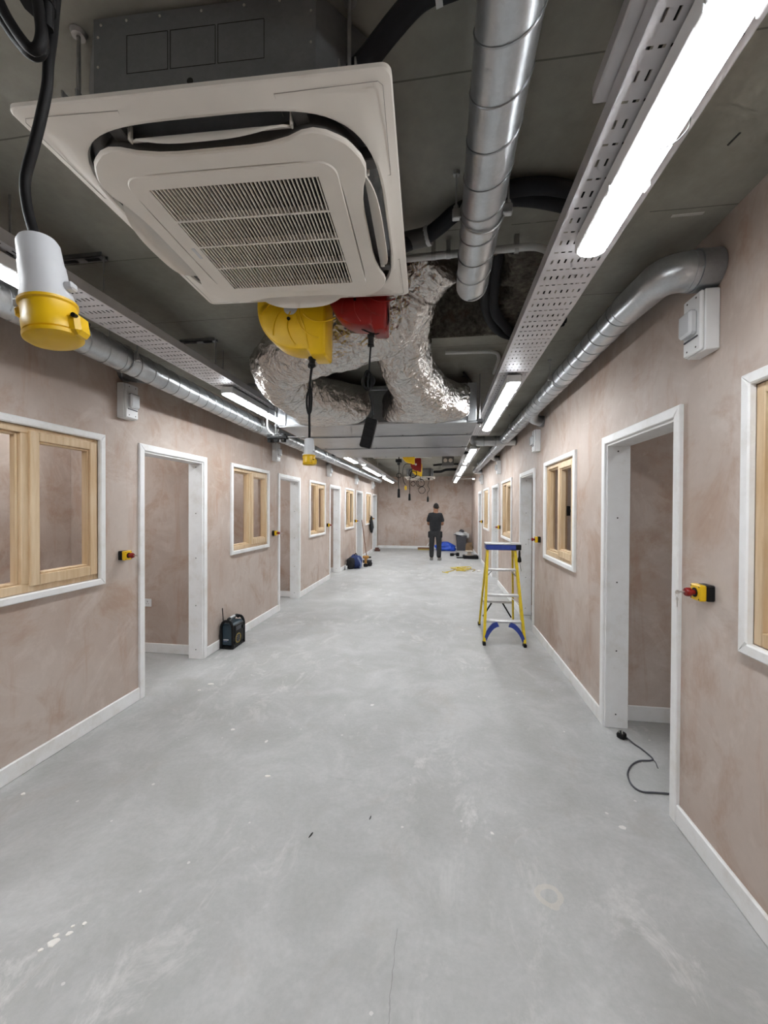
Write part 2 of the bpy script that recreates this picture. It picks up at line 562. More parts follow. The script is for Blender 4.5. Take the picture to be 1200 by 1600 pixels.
fl = MB().box((XL - 1.85, YB - .15, -0.12), (XR + 1.85, YF + .15, 0))
struct('floor', fl, 'floor', 'pale grey cement screed floor with scuffs and paint spots', 'floor')

HX0, HX1, HY0, HY1 = -0.42, 0.52, 2.04, 3.0
ce = MB()
ce.box((XL - 1.85, YB - .15, CEIL), (XR + 1.85, HY0, CEIL + .4))
ce.box((XL - 1.85, HY1, CEIL), (XR + 1.85, YF + .15, CEIL + .4))
ce.box((XL - 1.85, HY0, CEIL), (HX0, HY1, CEIL + .4))
ce.box((HX1, HY0, CEIL), (XR + 1.85, HY1, CEIL + .4))
ceiling = struct('ceiling', ce, 'ceiling', 'bare dark concrete ceiling slab with board joint lines', 'ceiling')
nx, ny = 90, 90
vs, fs = [], []
for j in range(ny + 1):
    for i in range(nx + 1):
        u, v = i / nx, j / ny
        x, y = HX0 + (HX1 - HX0) * u, HY0 + (HY1 - HY0) * v
        e = min(u * 0.94, (1 - u) * .94, v * .96, (1 - v) * .96)
        nz = noise.fractal(Vector((x * 7, y * 7, 3.1)), 1.0, 2.0, 5)
        n2 = noise.fractal(Vector((x * 26, y * 26, 1.0)), 1.0, 2.0, 3)
        right = max(0, (x - 0.20) / 0.14)
        d = min(0.26, max(0, (e + nz * 0.025 - 0.012) * (7.0 if v < .5 else 1.7)))
        d *= max(0.0, 1 - right * right * (1 + nz)) if right > 0 else 1
        d = max(0, d)
        if 0.004 < d: d += n2 * 0.018
        if e <= 1e-6: d = 0
        vs.append((x, y, CEIL + max(0, d)))
for j in range(ny):
    for i in range(nx):
        a = j * (nx + 1) + i
        fs.append((a, a + nx + 1, a + nx + 2, a + 1))
tag(MB().add(vs, fs).build('broken_out_recess', 'rough', ceiling, smooth=60), 'rough broken-out pocket of crumbling concrete')

tag(MB().tube([(.976, 1.545, CEIL), (.984, 1.500, CEIL)], .004, 6).build('dark_stain', 'screw', ceiling), 'short black stain on the slab')  # black stain on the slab, laid on as a thin dark tube
tag(MB().box((.975, 1.876, CEIL - .002), (1.10, 1.892, CEIL + .002), .001).build('filler_patch', 'cwhite2', ceiling, smooth=0), 'pale filler patch on a board joint')

def wall_with_openings(x0, x1, doors, wins):
    mb = MB()
    ops = sorted([(a + ARC, b - ARC, 0, DTOP - ARC) for a, b in doors] + [(a + .04, b - .04, W0 + .045, W1 - .045) for a, b in wins])
    y = YB
    for a, b, z0, z1 in ops:
        mb.box((x0, y, 0), (x1, a, CEIL))
        mb.box((x0, a, z1), (x1, b, CEIL))
        if z0 > 0: mb.box((x0, a, 0), (x1, b, z0))
        y = b
    mb.box((x0, y, 0), (x1, YF, CEIL))
    return mb
struct('wall_left', wall_with_openings(XL - WT, XL, doors_L, wins_L), 'plaster', 'pink-brown skimmed plaster wall left of the corridor', 'wall')
struct('wall_right', wall_with_openings(XR, XR + WT, doors_R, wins_R), 'plaster', 'pink-brown skimmed plaster wall right of the corridor', 'wall')
struct('wall_far', MB().box((XL - 1.85, YF, 0), (XR + 1.85, YF + .15, CEIL)), 'plaster', 'plaster wall closing the far end of the corridor', 'wall')
struct('wall_near', MB().box((XL - 1.85, YB - .15, 0), (XR + 1.85, YB, CEIL)), 'plaster', 'plaster wall behind the camera', 'wall')
struct('wall_outer_left', MB().box((XL - 1.85, YB, 0), (-4.15, YF, CEIL)), 'plaster', 'back wall of the left-hand rooms seen through their openings', 'wall')
struct('wall_outer_right', MB().box((2.95, YB, 0), (XR + 1.85, YF, CEIL)), 'plaster', 'back wall of the right-hand rooms seen through their openings', 'wall')
part_L = [3.995 + LP * k for k in (-1, 0, 1, 2, 3)]
part_R = [0.1, 3.255, 6.42, 9.74, 13.19]
for i, y in enumerate(part_L):
    struct('wall_partition', MB().box((-4.15, y, 0), (XL - WT, y + .1, CEIL)), 'plaster', 'plaster partition beyond the %s doorway on the left' % (ORD[i - 1] if i else 'nearest window and before the first'), 'wall')
    struct('baseboard_room', MB().box((-4.13, y - .016, 0), (XL - WT, y, .105), .004), 'trim', 'white skirting on the partition seen through the %s left opening' % ORD[i], 'baseboard')
for i, y in enumerate(part_R):
    struct('wall_partition', MB().box((XR + WT, y, 0), (2.95, y + .1, CEIL)), 'plaster', 'plaster partition beyond the %s doorway on the right' % (ORD[i - 1] if i else 'nearest window and before the first'), 'wall')
    struct('baseboard_room', MB().box((XR + WT, y - .016, 0), (2.93, y, .115), .004), 'trim', 'white skirting on the partition seen through the %s right opening' % ORD[i], 'baseboard')
# skirting boards
def skirting(side, x0, x1, doors):
    y = YB
    segs = []
    for a, b in doors:
        segs.append((y, a)); y = b
    segs.append((y, YF))
    for i, (a, b) in enumerate(segs):
        struct('baseboard_' + side, MB().box((x0, a + .001, 0), (x1, b - .001, .105), .005), 'trim',
               'white skirting board on the %s wall, %s length from the camera' % (side, ORD[i]), 'baseboard')
skirting('left', XL, XL + .018, doors_L)
skirting('right', XR - .018, XR, doors_R)
struct('baseboard_far', MB().box((XL + .02, YF - .018, 0), (XR - .02, YF, .105), .005), 'trim', 'white skirting board along the far end wall', 'baseboard')

# door linings: local x = out into the corridor, local y = along the wall (left to right seen from the corridor)
def door_proto(W, holes):
    P = Proto()
    t_ = 0.02
    # architraves with mitred look
    def arch(poly):
        return MB().loops([[(0, y, z) for y, z in poly], [(t_ * .8, y, z) for y, z in poly], [(t_, *(q)) for q in inset(poly, .005)]], cap0=False)
    def inset(poly, d):
        cy = sum(p[0] for p in poly) / len(poly); cz = sum(p[1] for p in poly) / len(poly)
        return [(y + (d if y < cy else -d), z + (d if z < cz else -d)) for y, z in poly]
    P.add('architrave', arch([(0, 0), (ARC, 0), (ARC, DTOP - ARC), (0, DTOP)]), 'trim', smooth=0)
    P.add('architrave', arch([(W - ARC, 0), (W, 0), (W, DTOP), (W - ARC, DTOP - ARC)]), 'trim', smooth=0)
    P.add('architrave', arch([(ARC, DTOP - ARC), (W - ARC, DTOP - ARC), (W, DTOP), (0, DTOP)]), 'trim', smooth=0)
    L_ = 0.028
    j0 = P.add('jamb', MB().box((-WT - .012, ARC - .012, 0), (.004, ARC - .012 + L_, DTOP - ARC + .012), .002), 'trim', smooth=0)
    j1 = P.add('jamb', MB().box((-WT - .012, W - ARC + .012 - L_, 0), (.004, W - ARC + .012, DTOP - ARC + .012), .002), 'trim', smooth=0)
    P.add('door_head', MB().box((-WT - .012, ARC + .017, DTOP - ARC + .012 - L_), (.004, W - ARC - .017, DTOP - ARC + .012), .002), 'trim', smooth=0)
    for z in holes:
        for jj, yy, d in ((j0, ARC - .012 + L_, 1), (j1, W - ARC + .012 - L_, -1)):
            m = Matrix.Translation((-0.068, yy, z)) @ Matrix.Rotation(-d * PI / 2, 4, 'X')
            P.add('screw', MB().lathe([(.0055, -.001), (.0055, .0008), (.003, .0012)], 10, m), 'screw', parent=jj)
    return P
ZH = [0.10, 0.565, 1.066, 1.536, 2.02]
dc = 0
for i, (a, b) in enumerate(doors_L):
    dc += 1
    door_proto(b - a, ZH if i < 3 else []).inst('door_%d' % dc, 'white doorless door lining on the left wall, %s doorway from the camera' % ORD[i], 'door frame', (XL, a, 0), 0, kind='structure')
for i, (a, b) in enumerate(doors_R):
    dc += 1
    door_proto(b - a, ZH if i < 3 else []).inst('door_%d' % dc, 'white doorless door lining on the right wall, %s doorway from the camera' % ORD[i], 'door frame', (XR, b, 0), PI, kind='structure')

# windows
def window_proto(W, latch):
    P = Proto()
    H = W1 - W0
    T = 0.046
    th = 0.026
    def trim(poly):
        cy = sum(p[0] for p in poly) / 4; cz = sum(p[1] for p in poly) / 4
        ins = [(y + (.006 if y < cy else -.006), z + (.006 if z < cz else -.006)) for y, z in poly]
        return MB().loops([[(0, y, z) for y, z in poly], [(th - .006, y, z) for y, z in poly], [(th, y, z) for y, z in ins]], cap0=False)
    P.add('trim_board', trim([(0, 0), (W, 0), (W - T, T), (T, T)]), 'trim', smooth=0)
    P.add('trim_board', trim([(0, H), (T, H - T), (W - T, H - T), (W, H)]), 'trim', smooth=0)
    P.add('trim_board', trim([(0, 0), (T, T), (T, H - T), (0, H)]), 'trim', smooth=0)
    P.add('trim_board', trim([(W, 0), (W, H), (W - T, H - T), (W - T, T)]), 'trim', smooth=0)
    a, b, c, d = .041, W - .041, .047, H - .047    # timber frame outline
    f = 0.042
    x0, x1 = -0.085, -0.004
    mid = (a + b) / 2
    P.add('frame_stile', MB().box((x0, a, c), (x1, a + f, d), .003), 'pine')
    P.add('frame_stile', MB().box((x0, b - f, c), (x1, b, d), .003), 'pine')
    P.add('frame_rail', MB().box((x0, a + f, c), (x1, b - f, c + f + .012), .003), 'pine')
    P.add('frame_rail', MB().box((x0, a + f, d - f), (x1, b - f, d), .003), 'pine')
    P.add('mullion', MB().box((x0, mid - .05, c + f + .012), (x1, mid - .006, d - f), .003), 'pine')
    # glazing beads of the fixed light
    e0, e1, g0, g1 = a + f, mid - .05, c + f + .012, d - f
    bd = .016
    for q0, q1 in (((e0, g0), (e0 + bd, g1)), ((e1 - bd, g0), (e1, g1)), ((e0 + bd, g0), (e1 - bd, g0 + bd)), ((e0 + bd, g1 - bd), (e1 - bd, g1))):
        P.add('glazing_bead', MB().box((x0 + .018, *q0), (x1 - .02, *q1), .004), 'pine')
    # opening sash, proud of the frame
    s0, s1, h0, h1 = mid - .006, b - f + .018, c + f - .006, d - f + .018
    sw = 0.056
    xs0, xs1 = -.062, .012
    sh = P.add('sash', MB().box((xs0, s0, h0), (xs1, s0 + sw, h1), .004), 'pine', label='opening timber sash')
    P.add('sash_stile', MB().box((xs0, s1 - sw, h0), (xs1, s1, h1), .004), 'pine', parent=sh)
    P.add('sash_rail', MB().box((xs0, s0 + sw, h0), (xs1, s1 - sw, h0 + sw + .012), .004), 'pine', parent=sh)
    P.add('sash_rail', MB().box((xs0, s0 + sw, h1 - sw), (xs1, s1 - sw, h1), .004), 'pine', parent=sh)
    k0, k1, m0, m1 = s0 + sw, s1 - sw, h0 + sw + .012, h1 - sw
    bd = .012
    for q0, q1 in (((k0, m0), (k0 + bd, m1)), ((k1 - bd, m0), (k1, m1)), ((k0 + bd, m0), (k1 - bd, m0 + bd)), ((k0 + bd, m1 - bd), (k1 - bd, m1))):
        P.add('glazing_bead', MB().box((xs0 + .012, *q0), (xs1 - .012, *q1), .004), 'pine', parent=sh)
    if latch:
        hd = MB().box((-.10, k0 - .03, .50), (-.062, k0 - .005, .60), .005).box((-.115, k0 - .03, .54), (-.09, k0 + .05, .565), .006)
        P.add('window_handle', hd, 'blackplastic', parent=sh, label='black lever handle inside the sash')
    return P
wc = 0
for i, (a, b) in enumerate(wins_L):
    wc += 1
    window_proto(b - a, False).inst('window_%d' % wc, 'pine window with white trim in the left wall, %s window from the camera' % ORD[i], 'window', (XL, a, W0), 0, kind='structure')
for i, (a, b) in enumerate(wins_R):
    wc += 1
    window_proto(b - a, i == 1).inst('window_%d' % wc, 'pine window with white trim in the right wall, %s window from the camera' % ORD[i], 'window', (XR, b, W0), PI, kind='structure')

# ------------------------------------------------------------------ air-conditioning cassette (big, near)
def square_ray(a, h, n_=None, r=0.0):
    c, s = math.cos(a), math.sin(a)
    if n_:
        k = (abs(c / h) ** n_ + abs(s / h) ** n_) ** (-1 / n_)
    else:
        k = h / max(abs(c), abs(s))
    return (k * c, k * s)
def ray_rr(a, h, r):
    c, s = math.cos(a), math.sin(a)
    k = h / max(abs(c), abs(s))
    x, y = abs(k * c), abs(k * s)
    if min(x, y) > h - r:
        o = h - r
        ca, sa = abs(c), abs(s)
        bq = -2 * o * (ca + sa)
        cq = 2 * o * o - r * r
        k = (-bq + math.sqrt(max(0, bq * bq - 4 * cq))) / 2
    return (k * c, k * s)
def bulge_outline():
    o8 = [(.361, 0), (.361, .10), (.364, .15), (.374, .205), (.388, .245), (.391, .275), (.383, .305), (.365, .335), (.352, .352)]
    q = o8 + [(y, x) for x, y in o8[-2::-1]]
    out = []
    for r_ in range(4):
        c, s = math.cos(r_ * PI / 2), math.sin(r_ * PI / 2)
        out += [(x * c - y * s, x * s + y * c) for x, y in q[:-1]]
    return out
def cassette(detail=True):
    P = Proto()
    Z = 0.0      # rim level
    N = 128
    A = [2 * PI * (k + .5) / N for k in range(N)]
    for q in range(4):
        A += [PI / 4 + q * PI / 2 + d_ for d_ in (-.026, -.016, -.008, 0, .008, .016, .026)]
    A.sort()
    outer = [ray_rr(a, .4765, .022) for a in A]
    opn = [square_ray(a, .428, 4.2) for a in A]
    def at(lp, z, k=1.0): return [(x * k, y * k, z) for x, y in lp]
    midl = [(o[0] * .35 + p[0] * .65, o[1] * .35 + p[1] * .65) for o, p in zip(outer, opn)]
    P.add('decoration_panel', MB().loops([at(outer, .022, .97), at(outer, .012), at(outer, .002), at(outer, -.001, .994), at(midl, -.010), at(opn, -.0185, 1.01), at(opn, -.018, .995), at(opn, -.006, .985)], False, False), 'ac_white', smooth=28)
    P.add('opening_wall', MB().loops([at(opn, -.007, .9845), at(opn, .045, .97)], False, False), 'ac_dark', smooth=28)
    if detail:
        for sx in (-1, 1):
            for sy in (-1, 1):
                q = [(.20, -.452), (.452, -.452), (.452, -.20)]
                P.add('corner_cover_line', MB().tube([(sx * .205, sy * .405, -.0165), (sx * .198, sy * .452, -.0078), (sx * .445, sy * .455, -.0066), (sx * .455, sy * .445, -.0066), (sx * .452, sy * .198, -.0078), (sx * .405, sy * .205, -.0165)], .0007, 5), 'ac_line')
    P.add('air_outlet', MB().loops([at(opn, .035, .98), at(opn, .045, .80)], False, True), 'ac_dark', smooth=30)
    bo = bulge_outline()
    fr = 48
    face = MB()
    def ring(lp, z, k=1.0): return [(x * k, y * k, z) for x, y in lp]
    hole = []
    for x, y in bo:
        a = math.atan2(y, x)
        hole.append(square_ray(a, .314, 9))
    face.loops([ring(bo, -.034, .985), ring(bo, -.0345), ring(bo, -.042, .998), ring(bo, -.0455, .990), [(x, y, -.048) for x, y in hole], [(x, y, -.040) for x, y in hole]], False, False)
    fp = P.add('inner_face', face, 'ac_white', smooth=25)
    P.add('face_skirt', MB().loops([ring(bo, .045, .93), ring(bo, -.0335, .984)], False, False), 'ac_dark', smooth=40)
    rr = rrect(.3105, .3105, .05, 10)
    rh = []
    for x, y in rr:
        a = math.atan2(y, x)
        k = min(.254 / max(abs(math.cos(a)), 1e-6), .264 / max(abs(math.sin(a)), 1e-6))
        rh.append((k * math.cos(a), k * math.sin(a)))
    # exact corners for the hole
    for (cx, cy) in ((.254, .264), (-.254, .264), (-.254, -.264), (.254, -.264)):
        j = min(range(len(rh)), key=lambda i: (rh[i][0] - cx) ** 2 + (rh[i][1] - cy) ** 2)
        rh[j] = (cx, cy)
    gf = MB().loops([[(x, y, -.030) for x, y in rr], [(x, y, -.048) for x, y in rr], [(x * .993, y * .993, -.051) for x, y in rr], [(x, y, -.051) for x, y in rh], [(x, y, -.030) for x, y in rh]], False, False)
    g = P.add('grille_frame', gf, 'ac_white', smooth=30, label='square intake grille')
    P.add('intake_filter', MB().box((-.30, -.30, .014), (.30, .30, .020)), 'ac_filter', parent=g)
    if detail:
        ns = 42
        for k in range(ns):
            x = -.254 + .508 * (k + .5) / ns
            P.add('slat', MB().box((x - .0018, -.264, -.050), (x + .0018, .264, -.043)), 'ac_white', parent=g, smooth=0)
    for y in (-.132, -.004, .124):
        P.add('cross_bar', MB().box((-.254, y - .004, -.0505), (.254, y + .004, -.030)), 'ac_white', parent=g, smooth=0)
    if detail:
        P.add('badge', MB().box((-.285, -.005, -.0525), (-.272, .055, -.050), .002), 'label', parent=g)
    for r_ in range(4):
        n = 24
        rows = []
        for i in range(n + 1):
            u = -1 + 2 * i / n
            wd = (1 - abs(u) ** 3.2) * .94 + .06
            row = []
            for j in range(6):
                v = j / 5 * wd
                row.append((u * .214, -(.376 + .040 * v + .006 * math.sin(v * PI)), -.018 - .050 * v ** 1.25))
            rows.append(row)
        mb = MB()
        m = Matrix.Rotation(r_ * PI / 2, 4, 'Z')
        up_ = [[(x, y - .001, z + .006) for x, y, z in row] for row in rows]
        k6 = 6 * (n + 1)
        vs = [q for row in rows for q in row] + [q for row in up_ for q in row]
        fs = []
        for i in range(n):
            for j in range(5):
                q = i * 6 + j
                fs.append((q, q + 1, q + 7, q + 6))
                fs.append((k6 + q, k6 + q + 6, k6 + q + 7, k6 + q + 1))
            q = i * 6
            fs.append((q, q + 6, k6 + q + 6, k6 + q))
            fs.append((q + 5, k6 + q + 5, k6 + q + 11, q + 11))
        for i in (0, n):
            for j in range(5):
                q = i * 6 + j
                fs.append((q, k6 + q, k6 + q + 1, q + 1))
        mb.add(vs, fs, m)
        fl_ = P.add('louvre_flap', mb, 'ac_white', smooth=50)
        for sx in (-1, 1):
            P.add('pivot_arm', MB().box((sx * .215, -.392, -.022), (sx * .221, -.376, .03), .002, m), 'ac_white', parent=fl_)
            P.add('throat_cheek', MB().box((sx * .225, -.415, -.012), (sx * .262, -.33, .03), .003, m), 'ac_dark')
    # casing: octagonal steel body
    h, q = .42, .29
    octo = [(h, -q), (h, q), (q, h), (-q, h), (-h, q), (-h, -q), (-q, -h), (q, -h)]
    body = P.add('casing', MB().prism(octo, .022, .262), 'ac_body', smooth=0, label='dark galvanised casing above the panel')
    if detail:
        for x, z in [(-.27, .245), (-.2, .249), (-.11, .249), (.0, .249), (.11, .249), (.2, .249), (-.278, .215), (-.278, .14), (.278, .215), (.278, .14)]:
            P.add('rivet', MB().lathe([(.0034, 0), (.003, .0015), (.001, .002)], 8, Matrix.Translation((x, -h, z)) @ Matrix.Rotation(PI / 2, 4, 'X')), 'keysteel', parent=body)
        for x0, x1 in ((-.20, -.09), (-.083, .035), (.042, .16)):
            kb = MB()
            for a_, b_ in (((x0, .115), (x1, .1165)), ((x0, .21), (x1, .2115)), ((x0, .115), (x0 + .0015, .21)), ((x1, .115), (x1 + .0015, .21))):
                kb.box((a_[0], -h - .0006, a_[1]), (b_[0], -h + .001, b_[1]))
            P.add('knockout', kb, 'screw', parent=body, smooth=0)
        P.add('knockout_hole', MB().lathe([(.008, -.001), (.008, .001)], 14, Matrix.Translation((-.03, -h, .08)) @ Matrix.Rotation(PI / 2, 4, 'X')), 'screw', parent=body)
    for sx in (-1, 1):
        for sy in (-1, 1):
            bx, by = sx * .365, sy * .385
            hb = P.add('hanging_bracket', MB().box((bx - .022, by - .03, .060), (bx + .022, by + .03, .064)).box((bx - .022, by - .03, .03), (bx - .018, by + .03, .10)).box((bx + .018, by - .03, .03), (bx + .022, by + .03, .10)), 'steel', smooth=0)
            P.add('threaded_rod', MB().tube([(bx, by, .03), (bx, by, .28)], .005, 8), 'steel', parent=hb)
            P.add('nut', MB().lathe([(.011, .066), (.011, .076)], 6, Matrix.Translation((bx, by, 0))), 'steel', parent=hb)
            P.add('anchor', MB().lathe([(.016, .268), (.02, .279)], 10, Matrix.Translation((bx, by, 0))), 'steel', parent=hb)
    return P
AC_TH = math.radians(2.14)
cassette(True).inst('ceiling_air_conditioner', 'large ivory ceiling cassette air conditioner with slatted grille hanging nearest the camera', 'air conditioner', (-0.6084, 1.3473, 2.58), AC_TH)
cassette(False).inst('ceiling_air_conditioner', 'small distant ceiling cassette air conditioner near the far wall', 'air conditioner', (-0.655, 13.0, 2.58), 0)

# ------------------------------------------------------------------ cable trays
def tray(x0, x1, y0, y1, z, label):
    L_ = y1 - y0
    P = Proto()
    pitch = 0.0587
    n = max(1, round(L_ / pitch))
    pt = L_ / n
    cols = 8
    mb = MB()
    m_ = 0.012
    cw = (x1 - x0 - 2 * m_) / cols
    X0 = -(x1 - x0) / 2
    W = x1 - x0
    for sgn in (-1, 1):
        xa = X0 if sgn < 0 else X0 + W - m_
        mb.add([(xa, 0, 0), (xa + m_, 0, 0), (xa + m_, L_, 0), (xa, L_, 0)], [(0, 3, 2, 1)])
    for r in range(n):
        ya, yb = r * pt, (r + 1) * pt
        for c in range(cols):
            xa = X0 + m_ + c * cw
            xb = xa + cw
            cx, cy = (xa + xb) / 2, (ya + yb) / 2
            hx, hy = (.0035, .0125) if r % 2 == 0 else (.0075, .0035)
            vs = [(xa, ya, 0), (xb, ya, 0), (xb, yb, 0), (xa, yb, 0), (cx - hx, cy - hy, 0), (cx + hx, cy - hy, 0), (cx + hx, cy + hy, 0), (cx - hx, cy + hy, 0)]
            mb.add(vs, [(0, 4, 5, 1), (1, 5, 6, 2), (2, 6, 7, 3), (3, 7, 4, 0)])
    b = P.add('perforated_base', mb, 'tray', smooth=0)
    for sx in (-1, 1):
        P.add('side_flange', MB().box((sx * W / 2 - .0008, 0, 0), (sx * W / 2 + .0008, L_, .05)).box((sx * W / 2, 0, .0485), (sx * (W / 2 - .01), L_, .05)), 'tray', smooth=0)
    cb = MB()
    for k, (xx, r_) in enumerate(((-.06, .008), (-.03, .011), (.02, .009), (.06, .012))):
        cb.tube(spline([(xx + .006 * math.sin(i * 2.1 + k), i * L_ / 12, .004 + r_) for i in range(13)], 4), r_, 6)
    P.add('cable_run', cb, 'black')
    k = 0
    y = 0.5
    while y < L_:
        P.add('hanger_rod', MB().tube([(-W / 2 - .01, y, -.01), (-W / 2 - .01, y, CEIL - z)], .004, 6).tube([(W / 2 + .01, y, -.01), (W / 2 + .01, y, CEIL - z)], .004, 6).box((-W / 2 - .03, y - .012, -.022), (W / 2 + .03, y + .012, -.001)) if False else
              MB().tube([(0.02, y, .0), (0.02, y, CEIL - z)], .004, 6), 'steel')
        y += 1.6
    return P.inst('cable_tray', label, 'cable tray', ((x0 + x1) / 2, y0, z))
TZ = 2.60
tray(.418, .645, YB + .3, 5.6, TZ, 'perforated steel cable tray above the near right strip lights')
tray(.418, .645, 6.8, 15.3, TZ, 'perforated steel cable tray above the distant right strip lights')
tray(-1.86, -1.643, YB + .3, 15.3, TZ, 'long perforated steel cable tray along the left side of the ceiling')
tag(MB().box((.385, .2, 2.655), (.47, 1.12, 2.70), .004).build('trunking_length', 'tray'), 'pale metal trunking length lying on the near right cable tray', 'trunking')

# ------------------------------------------------------------------ strip lights
def strip(L_):
    P = Proto()
    n = 14
    prof = [(.047 * math.cos(PI + PI * k / n), .017 * math.sin(PI + PI * k / n)) for k in range(n + 1)]
    P.add('housing', MB().box((-.052, 0, -.024), (.052, L_, .034), .006), 'white')
    lps = []
    for y, s_ in ((.004, .80), (.016, 1), (L_ - .016, 1), (L_ - .004, .80)):
        lps.append([(x * s_, y, z * s_ - .0235) for x, z in prof])
    d = P.add('diffuser', MB().loops(lps), 'lamp', smooth=60)
    k = 0.25
    while k < L_ - .1:
        for sx in (-1, 1):
            P.add('clip', MB().box((sx * .050, k - .014, -.030), (sx * .0565, k + .014, -.006), .0015), 'white')
        k += .42
    P.add('suspension_clip', MB().box((-.03, .3, .034), (.03, .33, .045)).box((-.03, L_ - .33, .034), (.03, L_ - .3, .045)), 'steel')
    return P
LZ = 2.555
spans = [(-0.25, 1.56), (3.06, 4.87), (6.45, 8.1), (9.05, 11.3), (12.15, 14.5)]
where_R = ['overexposed white strip light nearest the camera on the right', 'white strip light right of the foil ducts', 'white strip light just beyond the pipe tee on the right', 'second farthest strip light on the right side', 'farthest strip light on the right side']
where_L = ['white strip light behind the hanging yellow connector', 'white strip light left of the foil ducts', 'white strip light beyond the steel air handling unit on the left', 'second farthest strip light on the left side', 'farthest strip light on the left side']
for i, (a, b) in enumerate(spans):
    strip(b - a).inst('strip_light', where_R[i], 'strip light', (.533 if a < 5 else .512, a, LZ), 0, 'strip lights under the cable trays')
for i, (a, b) in enumerate(spans):
    strip(b - a).inst('strip_light', where_L[i], 'strip light', (-1.735, a, LZ), 0, 'strip lights under the cable trays')
# fill lamps added out of view to brighten the dark side rooms
for nm_, k_ in (('room_fill_left', 1.05), ('room_fill_right', .42)):
    M[nm_] = M['lamp'].copy()
    M[nm_].name = 'lit_' + nm_
    M[nm_].node_tree.nodes['Principled BSDF'].inputs['Emission Strength'].default_value = LAMP_STRENGTH * k_
def room_fill(L_, mat):
    P = Proto()
    P.add('housing', MB().box((-.05, 0, 0), (.05, L_, .06), .006), 'white')
    P.add('diffuser', MB().box((-.045, .01, -.03), (.045, L_ - .01, .0), .012), mat)
    return P
RS = room_fill(1.2, 'room_fill_left')
for i in range(3):
    RS.inst('room_fill_light', 'added fill light on the ceiling of the %s left-hand room' % ORD[i], 'strip light', (-3.5, 2.15 + LP * i, 2.80), 0, 'added fill lights in the side rooms')
RS = room_fill(1.2, 'room_fill_right')
for i, y in enumerate((1.1, 4.2, 7.4)):
    RS.inst('room_fill_light', 'added fill light on the ceiling of the %s right-hand room' % ORD[i], 'strip light', (2.2, y, 2.80), 0, 'added fill lights in the side rooms')
# little wire stuck to the near light
tag(MB().tube(spline([(.590, 1.06, 2.56), (.588, 1.066, 2.525), (.578, 1.075, 2.511), (.569, 1.088, 2.508), (.554, 1.1, 2.508), (.537, 1.104, 2.507), (.528, 1.12, 2.505)], 6), .0016, 6).build('wire_offcut', 'screw'), 'thin bare wire hanging across the near right strip light', 'wire')

# ------------------------------------------------------------------ spiral ducts
def spiral(P, path, R, pitch=.137, parent=None, name='duct_run', n=28):
    i0 = P.add(name, MB().tube(path, R, n), 'galv', parent=parent, smooth=50)
    # helical lock seam along straight paths
    pts = [Vector(p) for p in path]
    seam = MB()
    for a, b in zip(pts[:-1], pts[1:]):
        d = b - a
        if d.length < .5: continue
        t_ = d.normalized()
        ref = Vector((0, 0, 1)) if abs(t_.z) < .9 else Vector((1, 0, 0))
        u = t_.cross(ref).normalized(); v_ = t_.cross(u)
        m_ = int(d.length / pitch * 28)
        seam.tube([a + t_ * (pitch * k / 28) + (u * math.cos(2 * PI * k / 28) + v_ * math.sin(2 * PI * k / 28)) * (R + .0006) for k in range(m_)], .0030, 5)
    if seam.v:
        P.add('spiral_seam', seam, 'galv_dull', parent=i0)
    return i0
def collar(mb, a, b, R, w=.02):
    a, b = Vector(a), Vector(b)
    mb.tube([a, b], R, 28)
    return mb
def hanger(P, x, y, z, R, parent=None):
    h = P.add('duct_hanger', MB().tube([(x + (R + .006) * math.cos(2 * PI * k / 32), y, z + (R + .006) * math.sin(2 * PI * k / 32)) for k in range(32)], .004, 6, True), 'steel')
    for sx in (-1, 1):
        P.add('hanger_rod', MB().tube([(x + sx * (R + .02), y, z + .0), (x + sx * (R + .02), y, CEIL)], .004, 6), 'steel', parent=h)
        P.add('hanger_lug', MB().box((x + sx * R, y - .012, z - .018), (x + sx * (R + .034), y + .012, z + .018), .003), 'steel', parent=h)
        P.add('nut', MB().lathe([(.010, 0), (.010, .012)], 6, Matrix.Translation((x + sx * (R + .02), y, z + .02))), 'steel', parent=h)
        P.add('ceiling_anchor', MB().lathe([(.012, 0), (.014, .012)], 8, Matrix.Translation((x + sx * (R + .02), y, CEIL - .014))), 'steel', parent=h)

# centre overhead duct, closed round end
P = Proto()
cx, cz, R = .146, 2.70, .0745
i0 = spiral(P, [(cx, YB + .2, cz), (cx, 2.03, cz)], R)
P.add('end_cap', MB().lathe([(R * math.cos(PI / 2 * k / 6), .03 * math.sin(PI / 2 * k / 6)) for k in range(7)][:-1] + [(.004, .03)], 28, Matrix.Translation((cx, 2.03, cz)) @ Matrix.Rotation(-PI / 2, 4, 'X')), 'galv')
hanger(P, cx, 1.53, cz, R)
hanger(P, cx, -.4, cz, R)
P.inst('spiral_duct', 'galvanised spiral duct overhead with a capped end, between cassette and right strip light', 'duct')

